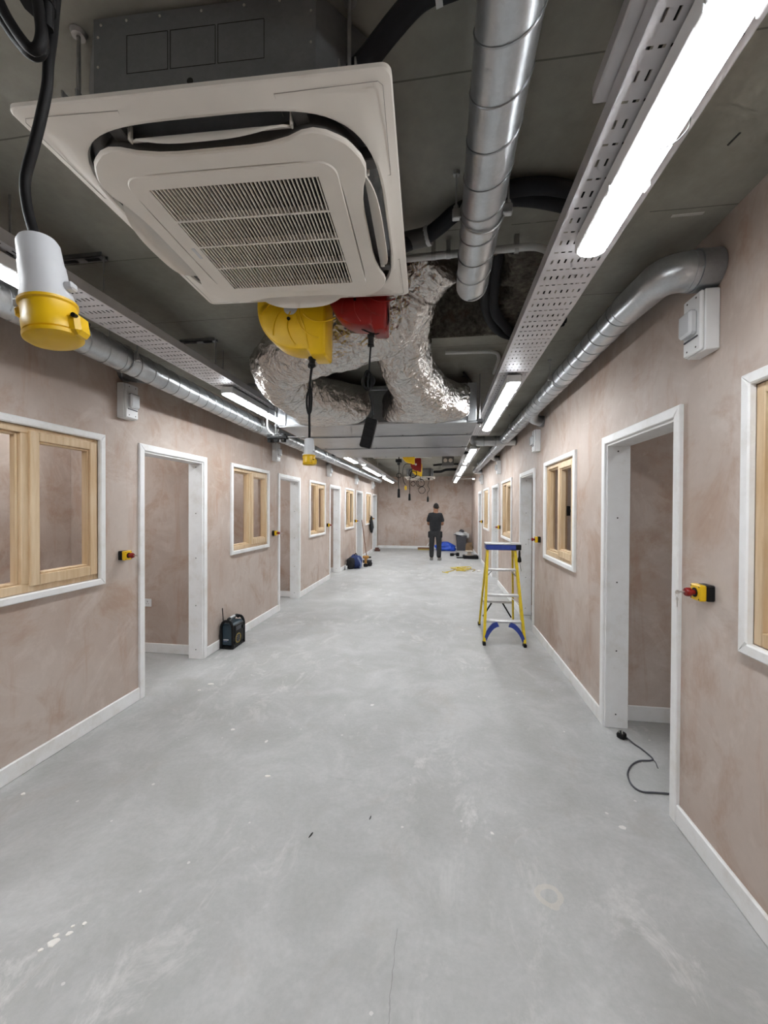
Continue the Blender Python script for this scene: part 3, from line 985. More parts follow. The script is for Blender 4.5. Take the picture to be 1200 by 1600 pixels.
# right wall duct
P = Proto()
rx, rz, R = 1.005, 2.70, .079
i0 = spiral(P, [(rx, 2.37, rz), (rx, 11.9, rz)], R)
el = bent([(rx, 2.37, rz), (rx, 1.985, rz - .03), (XR - .01, 1.985, rz - .03)], .17, 10)
P.add('elbow', MB().tube(el, R + .003, 28), 'galv', smooth=50)
P.add('wall_collar', MB().tube([(1.12, 1.985, rz - .03), (1.205, 1.985, rz - .03)], R + .010, 28), 'galv_dull', smooth=50)
P.add('joint_band', MB().tube([(rx, 2.36, rz), (rx, 2.385, rz)], R + .005, 28), 'galv', smooth=50)
P.add('joint_band', MB().tube([(1.095, 1.985, rz - .03), (1.112, 1.985, rz - .03)], R + .006, 28), 'galv', smooth=50)
tb = P.add('tee_branch', MB().tube(bent([(XR - .02, 6.7, rz), (.52, 6.7, rz), (.52, 6.7, CEIL)], .09, 8), R, 28), 'galv', smooth=50, label='cross branch of the tee')
for a_, b_ in (((.86, 6.7, rz), (.885, 6.7, rz)), ((.68, 6.7, rz), (.70, 6.7, rz)), ((rx, 6.52, rz), (rx, 6.55, rz))):
    P.add('joint_band', MB().tube([a_, b_], R + .005, 28), 'galv_dull', parent=tb, smooth=50)
for yy in (5.0, 8.6):
    br = P.add('branch_spigot', MB().tube(bent([(rx, yy - .45, rz - .01), (rx + .05, yy - .12, rz - .05), (XR - .01, yy, rz - .06)], .12, 8), .058, 20), 'galv', smooth=50)
    P.add('branch_collar', MB().tube([(1.16, yy - .03, rz - .06), (1.206, yy - .005, rz - .06)], .066, 20), 'galv_dull', parent=br, smooth=50)
P.add('end_elbow', MB().tube(bent([(rx, 11.9, rz), (rx, 12.1, rz), (XR - .01, 12.1, rz)], .12, 8), R, 20), 'galv', smooth=50)
for y in (3.55, 5.55, 7.8, 10.2):
    hanger(P, rx, y, rz, R)
P.inst('spiral_duct', 'galvanised spiral duct along the right wall with an elbow into the plaster', 'duct')

# left wall duct
P = Proto()
R = .082
lz = 2.565
spiral(P, [(-1.985, YB + .2, lz), (-2.02, 1.6, lz), (-2.14, 4.3, lz), (-2.14, 14.0, lz)], R)
for yy in (2.84, 5.7, 8.55, 11.4):
    dxx = -2.075 if yy < 3 else -2.14
    br = P.add('branch_spigot', MB().tube([(dxx, yy, lz + .02), (XL + .005, yy, lz + .085)], .055, 20), 'galv_dull', smooth=50)
    P.add('branch_collar', MB().tube([(XL + .03, yy, lz + .08), (XL + .002, yy, lz + .085)], .063, 20), 'galv_dull', parent=br, smooth=50)
for y, xx in ((2.35, -2.053), (4.4, -2.14), (7.0, -2.14), (10, -2.14)):
    hanger(P, xx, y, lz, R)
P.inst('spiral_duct', 'galvanised spiral duct running along the top of the left wall', 'duct')

# ------------------------------------------------------------------ air handling unit and foil ducts
P = Proto()
ax0, ax1, ay0, ay1, az0, az1 = -1.60, .335, 3.8, 6.25, 2.40, 2.77
P.add('casing', MB().box((ax0 + .01, ay0 + .01, az0 + .012), (ax1 - .01, ay1 - .01, az1)), 'galv_dull', smooth=0)
ys = [ay0, 4.42, 5.30, ay1]
for a, b in zip(ys[:-1], ys[1:]):
    pn = P.add('base_panel', MB().box((ax0, a + .007, az0), (ax1, b - .007, az0 + .016), .004), 'galv_unit', smooth=0)
    for x in (ax0 + .06, ax0 + .75, ax1 - .75, ax1 - .06):
        P.add('panel_screw', MB().lathe([(.009, -.002), (.009, .004)], 8, Matrix.Translation((x, b - .05, az0))), 'screw', parent=pn)
for y in ys[1:-1]:
    P.add('seam_flange', MB().box((ax0 + .004, y - .013, az0 - .010), (ax1 - .004, y + .013, az0 + .006), .003), 'galv_dull', smooth=0)
for x in (ax0 + .035, ax1 - .05):
    P.add('corner_post', MB().box((x - .04, ay0 - .006, az0 + .014), (x + .04, ay0 + .012, az1), .003), 'galv', smooth=0)
P.add('top_flange', MB().box((ax0 + .08, ay0 - .004, az1 - .04), (ax1 - .1, ay0 + .011, az1 + .0), .003), 'galv', smooth=0)
P.add('tape_strip', MB().box((ax0 + .08, ay0 - .010, az0 + .0), (ax1 - .10, ay0 + .008, az0 + .022), .003), 'label', label='white tape along the lower front edge')
for x, y in ((ax0 - .02, ay0 + .05), (ax1 + .025, ay0 + .05), (ax0 - .02, 6.0), (ax1 + .025, 6.0)):
    ft = P.add('mounting_foot', MB().box((x - .03, y - .03, az0 - .0), (x + .03, y + .03, az0 + .04), .006).box((x - .045, y - .012, az0 + .01), (x + .045, y + .012, az0 + .03), .003), 'blackplastic')
    P.add('threaded_rod', MB().tube([(x, y, az0 - .03), (x, y, CEIL)], .005, 8), 'steel', parent=ft)
P.add('black_rail', MB().box((.19, 3.70, 2.80), (.215, 3.72, 2.815)).tube([(.20, 3.72, 2.84), (.262, 3.80, 2.79), (.30, 3.84, 2.74)], .012, 6), 'blackplastic')
P.inst('air_handling_unit', 'wide galvanised air handling unit slung under the ceiling behind the foil ducts', 'ventilation unit')

def foil_sweep(stations, n=150, k=22, amp=.016, seed=0):
    C = spline([s_[0] for s_ in stations], k)
    RW = spline([(s_[1], s_[2], s_[3]) for s_ in stations], k)
    lps = []
    for i, p in enumerate(C):
        a = C[max(i - 1, 0)]; b = C[min(i + 1, len(C) - 1)]
        t_ = (b - a).normalized()
        side = t_.cross(Vector((0, 0, 1)))
        side = side.normalized() if side.length > 1e-4 else Vector((1, 0, 0))
        u = side.cross(t_)
        rw, rh, e = RW[i]
        lp = []
        for j in range(n):
            an = 2 * PI * j / n
            c, s_ = math.cos(an), math.sin(an)
            pw = 2 / e
            q = side * (rw * math.copysign(abs(c) ** pw, c)) + u * (rh * math.copysign(abs(s_) ** pw, s_))
            pos = p + q
            nz = noise.fractal(pos * 5.0 + Vector((seed, 0, 0)), 1.0, 2.0, 3) * amp * 1.2
            # creases running around the duct
            cr = abs(noise.noise(Vector((i * .27 + seed, math.cos(an) * 1.6, math.sin(an) * 1.6))))
            nz += (cr - .3) * amp * .9
            nz += (noise.ridged_multi_fractal(pos * 11.0, 0.9, 2.1, 4, 1.0, 2.0) - 1.2) * amp * .22
            nz += abs(noise.noise(pos * 38.0)) * amp * .35
            lp.append(pos + q.normalized() * nz)
        lps.append(lp)
    return MB().loops(lps)
A_ = [((-.02, 2.16, 2.97), .17, .17, 2), ((-.165, 2.30, 2.90), .185, .185, 2), ((-.31, 2.42, 2.745), .19, .185, 2), ((-.58, 2.44, 2.665), .195, .19, 2), ((-.92, 2.56, 2.645), .2, .195, 2), ((-1.17, 2.80, 2.635), .205, .195, 2), ((-1.235, 3.12, 2.61), .21, .19, 2.1), ((-1.16, 3.45, 2.59), .27, .19, 2.4), ((-1.06, 3.80, 2.585), .43, .185, 4)]
B_ = [((-.16, 2.50, 2.98), .17, .17, 2), ((-.255, 2.66, 2.80), .185, .18, 2), ((-.26, 2.92, 2.68), .19, .185, 2), ((-.215, 3.25, 2.63), .21, .19, 2.1), ((-.175, 3.52, 2.60), .27, .19, 2.4), ((-.15, 3.80, 2.585), .42, .185, 4)]
tag(foil_sweep(A_, seed=1).build('foil_duct', 'foil', smooth=80), 'thick foil-wrapped flexible duct looping left behind the yellow reel into the unit', 'duct', 'foil-wrapped ducts')
tag(foil_sweep(B_, seed=5).build('foil_duct', 'foil', smooth=80), 'thick foil-wrapped duct dropping right from the ceiling pocket into the unit', 'duct', 'foil-wrapped ducts')

# ------------------------------------------------------------------ lagged pipes and conduits
def pipe(name, pts, r, mat, label, cat, k=8, n=10, sp=True):
    return tag(MB().tube(spline(pts, k) if sp else pts, r, n).build(name, mat, smooth=60), label, cat)
P = Proto()
P.add('lagging', MB().tube(spline([(-.24, 1.03, 2.72), (-.187, 1.0, 2.73), (-.12, .975, 2.77), (-.06, .955, 2.80), (-.01, .947, 2.812)], 8), .026, 14), 'lagging')
P.add('lagging', MB().tube(spline([(-.005, .947, 2.812), (.10, .935, 2.815), (.22, .93, 2.815), (.40, .93, 2.815)], 6), .031, 14), 'lagging', label='blacker lagging sleeve')
P.add('tape_band', MB().tube([(-.022, .949, 2.81), (-.006, .947, 2.812)], .0325, 14), 'label')
P.inst('lagged_pipe', 'dark lagged pipe leaving the near cassette behind the centre duct', 'pipe')
P = Proto()
P.add('lagging', MB().tube(spline([(-.24, 1.70, 2.70), (-.142, 1.77, 2.77), (-.071, 1.771, 2.79), (-.002, 1.72, 2.80), (.062, 1.672, 2.813), (.173, 1.635, 2.816), (.269, 1.624, 2.816), (.396, 1.655, 2.816), (.60, 1.74, 2.816)], 8), .032, 14), 'lagging')
P.add('lagging', MB().tube(spline([(.20, 1.60, 2.82), (.3, 1.585, 2.82), (.42, 1.60, 2.82), (.62, 1.68, 2.82)], 8), .03, 12), 'lagging')
P.add('grey_sleeve', MB().tube([(-.16, 1.77, 2.775), (-.06, 1.77, 2.79)], .038, 14), 'ac_dark')
P.add('tape_band', MB().tube([(-.068, 1.77, 2.79), (-.052, 1.764, 2.791)], .040, 14), 'label')
P.inst('lagged_pipe', 'black lagged pipe bundle crossing above the centre duct end', 'pipe')
P = Proto()
for d in (0, .045):
    P.add('lagging', MB().tube(spline([(.235 + d, 2.08, 2.93), (.245 + d, 2.30, 2.85), (.272 + d, 2.53, 2.82), (.37 + d, 2.80 - d, 2.82), (.5, 2.93 - d, 2.82), (.66, 2.86 - d, 2.82), (.78, 2.75 - d, 2.82)], 8), .03, 12), 'lagging')
P.inst('lagged_pipe', 'black lagged pipes curving out of the broken concrete pocket', 'pipe')
P = Proto()
P.add('tube_run', MB().tube(bent([(-.235, 1.93, 2.80), (.45, 1.915, 2.80), (.54, 2.03, 2.80), (.60, 2.3, 2.80)], .08), .0165, 12), 'pvc')
for x in (-.05, .02, .33):
    P.add('saddle_clip', MB().tube([(x, 1.922, 2.80), (x + .02, 1.922, 2.80)], .020, 12).box((x, 1.91, 2.81), (x + .02, 1.934, CEIL)), 'steel')
P.inst('conduit', 'pale metal conduit crossing in front of the broken concrete pocket', 'conduit')
tag(MB().tube(bent([(.03, 3.21, 2.83), (.43, 3.235, 2.83), (.47, 3.38, 2.83), (.47, 3.75, 2.83)], .07), .013, 10).build('conduit', 'pvc'), 'thin pale conduit bending behind the concrete pocket', 'conduit')
tag(MB().tube(bent([(-1.50, 8.9, 2.73), (-.2, 8.9, 2.73)], .05), .014, 8).tube([(-1.50, 8.9, 2.73), (-1.50, 8.9, 2.86)], .012, 8).build('conduit', 'pvc'), 'white conduit crossing the ceiling beside the distant reels', 'conduit')
tag(MB().tube([(.65, 14.2, 2.64), (1.2, 14.2, 2.64)], .013, 8).tube([(.65, 14.2, 2.64), (.65, 14.2, 2.86)], .012, 8).build('conduit', 'pvc'), 'thin white conduit reaching the right wall by the far wall', 'conduit')
tag(MB().tube(bent([(-1.69, 3.74, 2.86), (-1.69, 3.74, 2.36), (-1.60, 3.74, 2.30)], .06), .008, 8).build('conduit', 'pvc'), 'pale drop conduit left of the air handling unit', 'conduit')
P = Proto()
P.add('rail', MB().box((-1.68, 3.70, 2.27), (-1.48, 3.76, 2.30), .004), 'blackplastic')
for x in (-1.66, -1.59, -1.52):
    P.add('clamp', MB().box((x - .02, 3.71, 2.24), (x + .02, 3.75, 2.32), .004), 'blackplastic')
P.add('threaded_rod', MB().tube([(-1.60, 3.73, 2.22), (-1.60, 3.73, 2.86)], .005, 8).tube([(-1.66, 3.73, 2.29), (-1.30, 3.73, 2.285)], .006, 6), 'steel')
P.inst('support_bracket', 'black clamp bracket hanging at the left corner of the air handling unit', 'bracket')
# slotted channel brackets on the slab above the left tray
for i, y in enumerate((1.79, 2.79, 3.86)):
    P = Proto()
    mb = MB()
    mb.box((-1.95, y - .021, 2.838), (-1.80, y - .017, 2.86)).box((-1.95, y + .017, 2.838), (-1.665, y + .021, 2.86)).box((-1.80, y - .021, 2.838), (-1.665, y - .017, 2.86))
    mb.box((-1.95, y - .021, 2.838), (-1.93, y + .021, 2.842)).box((-1.82, y - .021, 2.838), (-1.77, y + .021, 2.842)).box((-1.69, y - .021, 2.838), (-1.665, y + .021, 2.842))
    mb.box((-1.93, y - .021, 2.838), (-1.82, y - .012, 2.842)).box((-1.93, y + .012, 2.838), (-1.82, y + .021, 2.842)).box((-1.77, y - .021, 2.838), (-1.69, y - .012, 2.842)).box((-1.77, y + .012, 2.838), (-1.69, y + .021, 2.842))
    P.add('slotted_channel', mb, 'galv_dull', smooth=0)
    P.add('threaded_rod', MB().tube([(-1.67, y, TZ), (-1.67, y, 2.85)], .004, 6), 'steel')
    P.inst('channel_bracket', 'slotted steel channel bracket on the slab over the left tray, %s from the camera' % ORD[i], 'bracket', group='channel brackets over the left tray')

# ------------------------------------------------------------------ wall boxes and emergency stops (x out of wall, y to the right)
def board_proto():
    P = Proto()
    P.add('base', MB().box((0, 0, 0), (.06, .135, .27), .004), 'white')
    P.add('cover', MB().box((.058, .003, .003), (.078, .132, .267), .007), 'white')
    fp = P.add('flap', MB().box((.076, .022, .082), (.112, .113, .192), .010), 'smoked', label='hinged window flap')
    P.add('flap_lip', MB().box((.078, .018, .066), (.084, .117, .074), .002), 'bin', parent=fp)
    for y, z in ((.035, .245), (.10, .245), (.035, .025), (.10, .025)):
        P.add('screw', MB().lathe([(.0045, 0), (.004, .0012)], 8, Matrix.Translation((.0778, y, z)) @ Matrix.Rotation(PI / 2, 4, 'Y')), 'screw')
    return P
BP = board_proto()
for k in range(5):
    BP.inst('distribution_box', 'white plastic distribution box high on the left wall by the %s doorway' % ORD[k], 'electrical box', (XL, 2.772 + LP * k, 2.292), 0, 'distribution boxes above the doorways')
for k, y in enumerate((1.945, 5.11, 8.34, 11.75)):
    BP.inst('distribution_box', 'white plastic distribution box high on the right wall by the %s doorway' % ORD[k], 'electrical box', (XR, y + .135, 2.305), PI, 'distribution boxes above the doorways')

def stop_proto(keys_side):
    P = Proto()
    P.add('back_box', MB().box((0, -.036, -.036), (.034, .036, .036), .005), 'blackplastic')
    c = P.add('yellow_cover', MB().box((.034, -.036, -.036), (.064, .036, .036), .005), 'yellow')
    R_ = Matrix.Rotation(PI / 2, 4, 'Y')
    P.add('legend_ring', MB().lathe([(.021, .063), (.021, .066)], 20, R_), 'blackplastic', parent=c)
    b = P.add('mushroom_button', MB().lathe([(.012, .06), (.012, .082), (.020, .084), (.0205, .097), (.017, .104), (.006, .106)], 20, R_), 'red', label='red mushroom push button')
    P.add('key', MB().lathe([(.004, .105), (.004, .115)], 8, R_).box((.112, -.0015, -.004), (.130, .0015, .004)).lathe([(.010, -.0012), (.010, .0012)], 12, Matrix.Translation((.136, 0, -.002)) @ Matrix.Rotation(PI / 2, 4, 'X')), 'keysteel', parent=b)
    P.add('key_ring', MB().tube([(.138, .010 * math.cos(a * PI / 6), -.014 + .012 * math.sin(a * PI / 6)) for a in range(12)], .0009, 5, True).lathe([(.009, -.001), (.009, .001)], 10, Matrix.Translation((.138, .002, -.033)) @ Matrix.Rotation(PI / 2, 4, 'Y')).box((.137, -.0015, -.070), (.139, .005, -.040)), 'keysteel', parent=b)
    for y in (-.028, .028):
        for z in (-.028, .028):
            P.add('screw', MB().lathe([(.004, .0635), (.003, .0648)], 8, Matrix.Translation((0, y, z)) @ R_), 'screw', parent=c)
    return P
SP = stop_proto(1)
for k in range(5):
    SP.inst('emergency_stop', 'yellow and black box with red stop button beside the %s left doorway' % ORD[k], 'emergency stop', (XL, 2.815 + LP * k, 1.222), 0, 'emergency stops beside the doorways')
for k, y in enumerate((1.99, 5.10, 8.32, 11.78)):
    SP.inst('emergency_stop', 'yellow and black box with red stop button beside the %s right doorway' % ORD[k], 'emergency stop', (XR, y, 1.225), PI, 'emergency stops beside the doorways')
# wall socket in the first left room
P = Proto()
P.add('face_plate', MB().box((-3.23, 3.985, .505), (-3.145, 3.995, .59), .003), 'white')
P.add('pin_slots', MB().box((-3.192, 3.984, .555), (-3.186, 3.986, .567)).box((-3.205, 3.984, .535), (-3.197, 3.986, .539)).box((-3.18, 3.984, .535), (-3.172, 3.986, .539)), 'screw', smooth=0)
P.inst('wall_socket', 'white wall socket inside the first left doorway', 'socket')
#--MORE--
# ------------------------------------------------------------------ cable reels
def outline_reel():
    pts = []
    for k in range(25):
        a = PI / 2 + PI * k / 24
        pts.append((.23 * math.cos(a), .23 * math.sin(a)))
    pts += [(.035, -.232), (.052, -.250), (.06, -.262), (.125, -.264), (.135, -.255), (.138, -.1), (.138, .16), (.10, .21), (.05, .228)]
    return pts
def reel_proto(mat):
    P = Proto()
    o = outline_reel()
    def lp(k, y):
        return [(x * k, y, z * k) for x, z in o]
    b = P.add('reel_casing', MB().loops([lp(.90, -.072), lp(.97, -.066), lp(1, -.052), lp(1, .052), lp(.97, .066), lp(.90, .072)]), mat, smooth=30)
    for k in range(6):
        a0 = 2.0 + k * .62
        rd = MB().tube([((.06 + .145 * u) * math.cos(a0 + .75 * u), -.073, (.06 + .145 * u) * math.sin(a0 + .75 * u)) for u in [i / 10 for i in range(11)]], .0035, 6)
        P.add('moulded_rib', rd, mat, parent=b)
    P.add('outlet_rib', MB().tube(spline([(.02, -.071, .05), (.0, -.073, -.04), (.03, -.072, -.13), (.05, -.07, -.23)], 6), .004, 6), mat, parent=b)
    st = P.add('round_sticker', MB().lathe([(.036, .0), (.036, .0015)], 24, Matrix.Translation((-.045, -.0722, -.02)) @ Matrix.Rotation(PI / 2, 4, 'X')), 'label', parent=b)
    P.add('centre_screw', MB().lathe([(.009, 0), (.008, .006)], 10, Matrix.Translation((-.055, -.073, -.075)) @ Matrix.Rotation(PI / 2, 4, 'X')), 'blackplastic', parent=b)
    P.add('mounting_plate', MB().box((-.05, -.03, .20), (.09, .03, .236), .004), 'steel')
    return P
YR, RR = reel_proto('yellow'), reel_proto('red')
YR.inst('cable_reel', 'yellow retractable cable reel hanging just behind the near cassette', 'cable reel', (-.705, 2.0, 2.623), 0)
RR.inst('cable_reel', 'red retractable cable reel right of the near yellow reel', 'cable reel', (-.366, 1.935, 2.654), 0, scale=.8)
YR.inst('cable_reel', 'distant yellow cable reel, nearest of the far group under the ceiling', 'cable reel', (-.63, 8.3, 2.694), 0, scale=.70)
RR.inst('cable_reel', 'distant red cable reel beside the far cassette', 'cable reel', (-.57, 9.8, 2.68), 0, scale=.72)
YR.inst('cable_reel', 'distant yellow cable reel partly behind the far red reel', 'cable reel', (-.60, 10.8, 2.655), 0, scale=.75)

def connector_into(P, base, s_=1.0, tilt=0.0, yaw=0.0):
    """110 V connector hanging from base (top of the white body), pointing down"""
    m = Matrix.Translation(base) @ Matrix.Rotation(yaw, 4, 'Z') @ Matrix.Rotation(tilt, 4, 'Y') @ Matrix.Scale(s_, 4) @ Matrix.Rotation(PI, 4, 'X')
    bd = P.add('white_body', MB().lathe([(.010, -.002), (.020, .001), (.0225, .006), (.0235, .030), (.0245, .032), (.0245, .036), (.0250, .040), (.0255, .062), (.0285, .075), (.029, .082)], 28, m), 'cwhite', smooth=35)
    P.add('body_lug', MB().box((.024, -.006, .058), (.036, .006, .068), .002, m), 'cwhite', parent=bd)
    P.add('body_lug', MB().box((-.039, -.008, .073), (-.027, .008, .083), .002, m), 'cwhite', parent=bd)
    cp = P.add('yellow_shroud', MB().lathe([(.029, .0805), (.0315, .082), (.0315, .085), (.0295, .087), (.0300, .105), (.0312, .107), (.0312, .120), (.029, .1225)], 32, m), 'yellow', smooth=35)
    P.add('hinged_lid', MB().lathe([(.0295, .1215), (.0322, .1225), (.0318, .127), (.027, .1305), (.012, .1325)], 32, m).box((.020, -.013, .100), (.040, .013, .128), .005, m), 'yellow', parent=cp, smooth=35)
    P.add('hinge_pin', MB().tube([m @ Vector((.036, -.015, .106)), m @ Vector((.036, .015, .106))], .003 * s_, 8), 'blackplastic', parent=cp)
    P.add('side_hinge', MB().box((-.038, -.009, .083), (-.028, .009, .097), .003, m), 'yellow', parent=cp)

# near connector and its folded cable
P = Proto()
connector_into(P, Vector((-.5265, .46, 1.950)), 1.03, math.radians(-9), math.radians(12))
y0 = .46
P.add('cable', MB().tube(spline([(-.5265, y0, 1.945), (-.541, y0, 1.99), (-.545, y0, 2.03), (-.533, y0, 2.07), (-.5235, y0, 2.10), (-.512, y0, 2.145), (-.509, y0, 2.18), (-.512, y0 + .01, 2.25), (-.515, y0 + .02, 2.40), (-.52, y0 + .02, 2.86)], 8), .0061, 12), 'black')
P.add('cable_fold', MB().tube(spline([(-.64, y0 - .02, 2.40), (-.60, y0 - .02, 2.30), (-.578, y0 - .02, 2.262), (-.548, y0 - .02, 2.21), (-.520, y0 - .02, 2.174), (-.506, y0 - .018, 2.168), (-.499, y0 - .016, 2.18), (-.503, y0 - .015, 2.215), (-.512, y0 - .01, 2.28), (-.516, y0, 2.45), (-.52, y0, 2.86)], 8), .0062, 12), 'black')
P.add('cable_fold', MB().tube(spline([(-.60, y0 - .035, 2.38), (-.575, y0 - .035, 2.29), (-.556, y0 - .035, 2.255), (-.532, y0 - .035, 2.205), (-.506, y0 - .033, 2.166), (-.493, y0 - .03, 2.160), (-.488, y0 - .028, 2.178), (-.495, y0 - .025, 2.215), (-.508, y0 - .02, 2.28), (-.513, y0 - .01, 2.45), (-.516, y0 - .01, 2.86)], 8), .0062, 12), 'black')
P.add('cable_fold', MB().tube(spline([(-.500, y0 - .010, 2.21), (-.497, y0 - .012, 2.25), (-.503, y0 - .012, 2.30), (-.51, y0 - .012, 2.5), (-.512, y0 - .012, 2.86)], 8), .0066, 12), 'black')
P.add('cable_fold', MB().tube(spline([(-.64, y0 - .02, 2.40), (-.64, y0 - .024, 2.46), (-.615, y0 - .03, 2.46), (-.60, y0 - .035, 2.38)], 8), .0062, 12), 'black')
P.add('tape_wrap', MB().tube([(-.508, y0 - .015, 2.235), (-.511, y0 - .015, 2.262)], .019, 12), 'blackplastic')
P.add('ceiling_hook', MB().box((-.54, y0 - .05, 2.845), (-.49, y0 + .05, 2.86), .004), 'steel')
P.inst('hanging_connector', 'white and yellow industrial connector on folded black cable hanging nearest the camera', 'connector')

# yellow reel's lead
P = Proto()
yy = 1.99
P.add('cable_gland', MB().lathe([(.020, 0), (.020, -.012), (.016, -.014), (.016, -.035), (.0185, -.037), (.0185, -.045), (.008, -.048)], 16, Matrix.Translation((-.617 - .04, yy, 2.372))), 'blackplastic')
P.add('stop_ring', MB().tube([(-.662 + .016 * math.cos(a * PI / 8), yy, 2.333 + .016 * math.sin(a * PI / 8)) for a in range(16)], .0028, 6, True), 'blackplastic')
P.add('cable', MB().tube(spline([(-.658, yy, 2.33), (-.665, yy, 2.28), (-.670, yy, 2.22), (-.672, yy, 2.10), (-.671, yy, 2.0), (-.672, yy, 1.955)], 8), .0062, 10), 'black')
P.add('cable_fold', MB().tube(spline([(-.668, yy, 2.215), (-.684, yy, 2.18), (-.686, yy, 2.13), (-.676, yy, 2.085), (-.664, yy, 2.10), (-.660, yy, 2.15), (-.662, yy, 2.20), (-.668, yy, 2.225)], 8, ), .0055, 8), 'black')
P.add('cable_tie', MB().tube([(-.679, yy, 2.208), (-.655, yy, 2.21)], .007, 8), 'blackplastic')
connector_into(P, Vector((-.672, yy, 1.957)), 1.05, 0, math.radians(-20))
P.inst('hanging_connector', 'small white and yellow connector hanging from the yellow reel', 'connector')

# red reel's lead with a trailing socket
P = Proto()
yy = 1.935
P.add('cable_gland', MB().lathe([(.018, 0), (.018, -.010), (.014, -.012), (.0135, -.045), (.016, -.047), (.016, -.055), (.007, -.058)], 16, Matrix.Translation((-.342, yy, 2.447))), 'blackplastic')
P.add('cable', MB().tube(spline([(-.342, yy, 2.40), (-.347, yy, 2.33), (-.350, yy, 2.27), (-.356, yy, 2.21), (-.345, yy, 2.15), (-.333, yy, 2.09), (-.332, yy, 2.04)], 8), .0045, 8), 'black')
for k in range(4):
    P.add('cable_coil', MB().tube([(-.357 + (.020 + .004 * k) * math.cos(a * PI / 10 + k), yy - .004 + .006 * k, 2.225 + (.048 - .006 * k) * math.sin(a * PI / 10 + k)) for a in range(20)], .0042, 7, True), 'black')
m = Matrix.Translation((-.3505, yy, 1.967)) @ Matrix.Rotation(math.radians(14), 4, 'Y')
tb = P.add('trailing_socket', MB().box((-.029, -.018, -.073), (.029, .018, .073), .006, m), 'blackplastic', label='black trailing socket block')
P.add('strain_relief', MB().lathe([(.010, .070), (.006, .092)], 10, m), 'blackplastic', parent=tb)
for z in (-.045, -.005, .035):
    P.add('socket_recess', MB().box((-.022, -.0195, z - .014), (.022, -.0175, z + .014), .0008, m), 'black', parent=tb)
P.add('reel_cord', MB().tube(spline([(-.262, yy - .03, 2.62), (-.252, yy - .03, 2.52), (-.262, yy - .02, 2.475), (-.30, yy - .02, 2.445), (-.335, yy - .01, 2.45), (-.39, yy - .01, 2.475)], 8), .0035, 7), 'black')
P.inst('hanging_socket', 'black trailing socket hanging on a coiled lead from the red reel', 'socket')

# distant pendants
def pendant(name, pts, end, label, coils=(), col='black', r=.008):
    P = Proto()
    P.add('cable', MB().tube(spline(pts, 6), r, 7), 'black')
    if end:
        x, y, z, h = end
        P.add('end_grip', MB().lathe([(.012, h), (.026, h * .9), (.030, .02), (.026, 0)], 12, Matrix.Translation((x, y, z))), col)
    for (x, y, z, rad) in coils:
        P.add('cable_coil', MB().tube([(x + rad * math.cos(a * PI / 10), y, z + rad * math.sin(a * PI / 10)) for a in range(20)], r * .9, 7, True), 'black')
    x, y, z = pts[0]
    P.add('cable_gland', MB().lathe([(.03, -.05), (.035, 0), (.02, .012)], 10, Matrix.Translation((x, y, z))), 'blackplastic')
    P.inst(name, label, 'pendant')
pendant('hanging_lead', [(-.868, 8.3, 2.55), (-.86, 8.3, 2.4), (-.875, 8.3, 2.2), (-.862, 8.3, 2.0)], (-.864, 8.3, 1.82, .19), 'black lead with a long black end, leftmost of the distant pendants', [(-.862, 8.3, 2.28, .05)])
tag(MB().box((-.93, 8.24, 2.55), (-.80, 8.36, 2.62), .01).tube([(-.865, 8.3, 2.62), (-.865, 8.3, 2.86)], .012, 8).build('lead_bracket', 'blackplastic'), 'dark bracket on the ceiling carrying the leftmost distant pendant', 'bracket')
pendant('hanging_lead', [(-.68, 9.8, 2.60), (-.75, 9.8, 2.3), (-.75, 9.8, 2.05), (-.755, 9.8, 1.95)], (-.755, 9.8, 1.79, .17), 'thin black lead with a small end, second distant pendant from the left', [(-.68, 9.8, 2.46, .10), (-.66, 9.8, 2.43, .08)])
pendant('hanging_lead', [(-.70, 9.8, 2.68), (-.86, 9.8, 2.68), (-.92, 9.8, 2.55), (-.91, 9.8, 2.3), (-.86, 9.8, 2.18)], (-.85, 9.8, 2.05, .10), 'looping black lead with a yellow end among the distant reels', [(-.67, 9.8, 2.20, .055)], 'yellow')
pendant('hanging_lead', [(-.54, 10.8, 2.52), (-.54, 10.8, 2.40), (-.52, 10.8, 2.30)], None, 'coiled black lead under the far yellow reel', [(-.54, 10.8, 2.28, .11), (-.52, 10.8, 2.28, .09), (-.50, 10.8, 2.09, .09)])
pendant('hanging_lead', [(-.365, 12.4, 2.53), (-.36, 12.4, 2.42), (-.39, 12.4, 2.3), (-.34, 12.4, 2.18), (-.40, 12.4, 2.08), (-.39, 12.4, 1.95)], (-.39, 12.4, 1.80, .16), 'wavy black lead hanging under the far cassette, rightmost distant pendant', [])

# fan box far away
P = Proto()
b0 = (.03, 9.45, 2.60)
P.add('casing', MB().box((.03, 9.45, 2.60), (.30, 9.85, 2.84), .01), 'ac_dark')
for x in (.105, .225):
    P.add('spigot', MB().lathe([(.045, 0), (.045, .02), (.03, .022)], 16, Matrix.Translation((x, 9.45, 2.72)) @ Matrix.Rotation(PI / 2, 4, 'X')), 'spool')
P.add('bracket', MB().box((.0, 9.5, 2.84), (.33, 9.54, 2.86)), 'steel')
P.inst('fan_box', 'small dark box with two pale round spigots under the distant ceiling', 'fan box')
pipe('lagged_pipe', [(-.2, 12.6, 2.74), (0, 12.4, 2.73), (.15, 12.3, 2.77), (.35, 12.3, 2.78), (.6, 12.35, 2.78)], .04, 'lagging', 'black lagged pipe running right from the far cassette', 'pipe')
pipe('lagged_pipe', [(-.2, 11.2, 2.80), (.1, 11.1, 2.81), (.5, 11.1, 2.81)], .03, 'lagging', 'thin black lagged pipe on the ceiling before the far cassette', 'pipe')
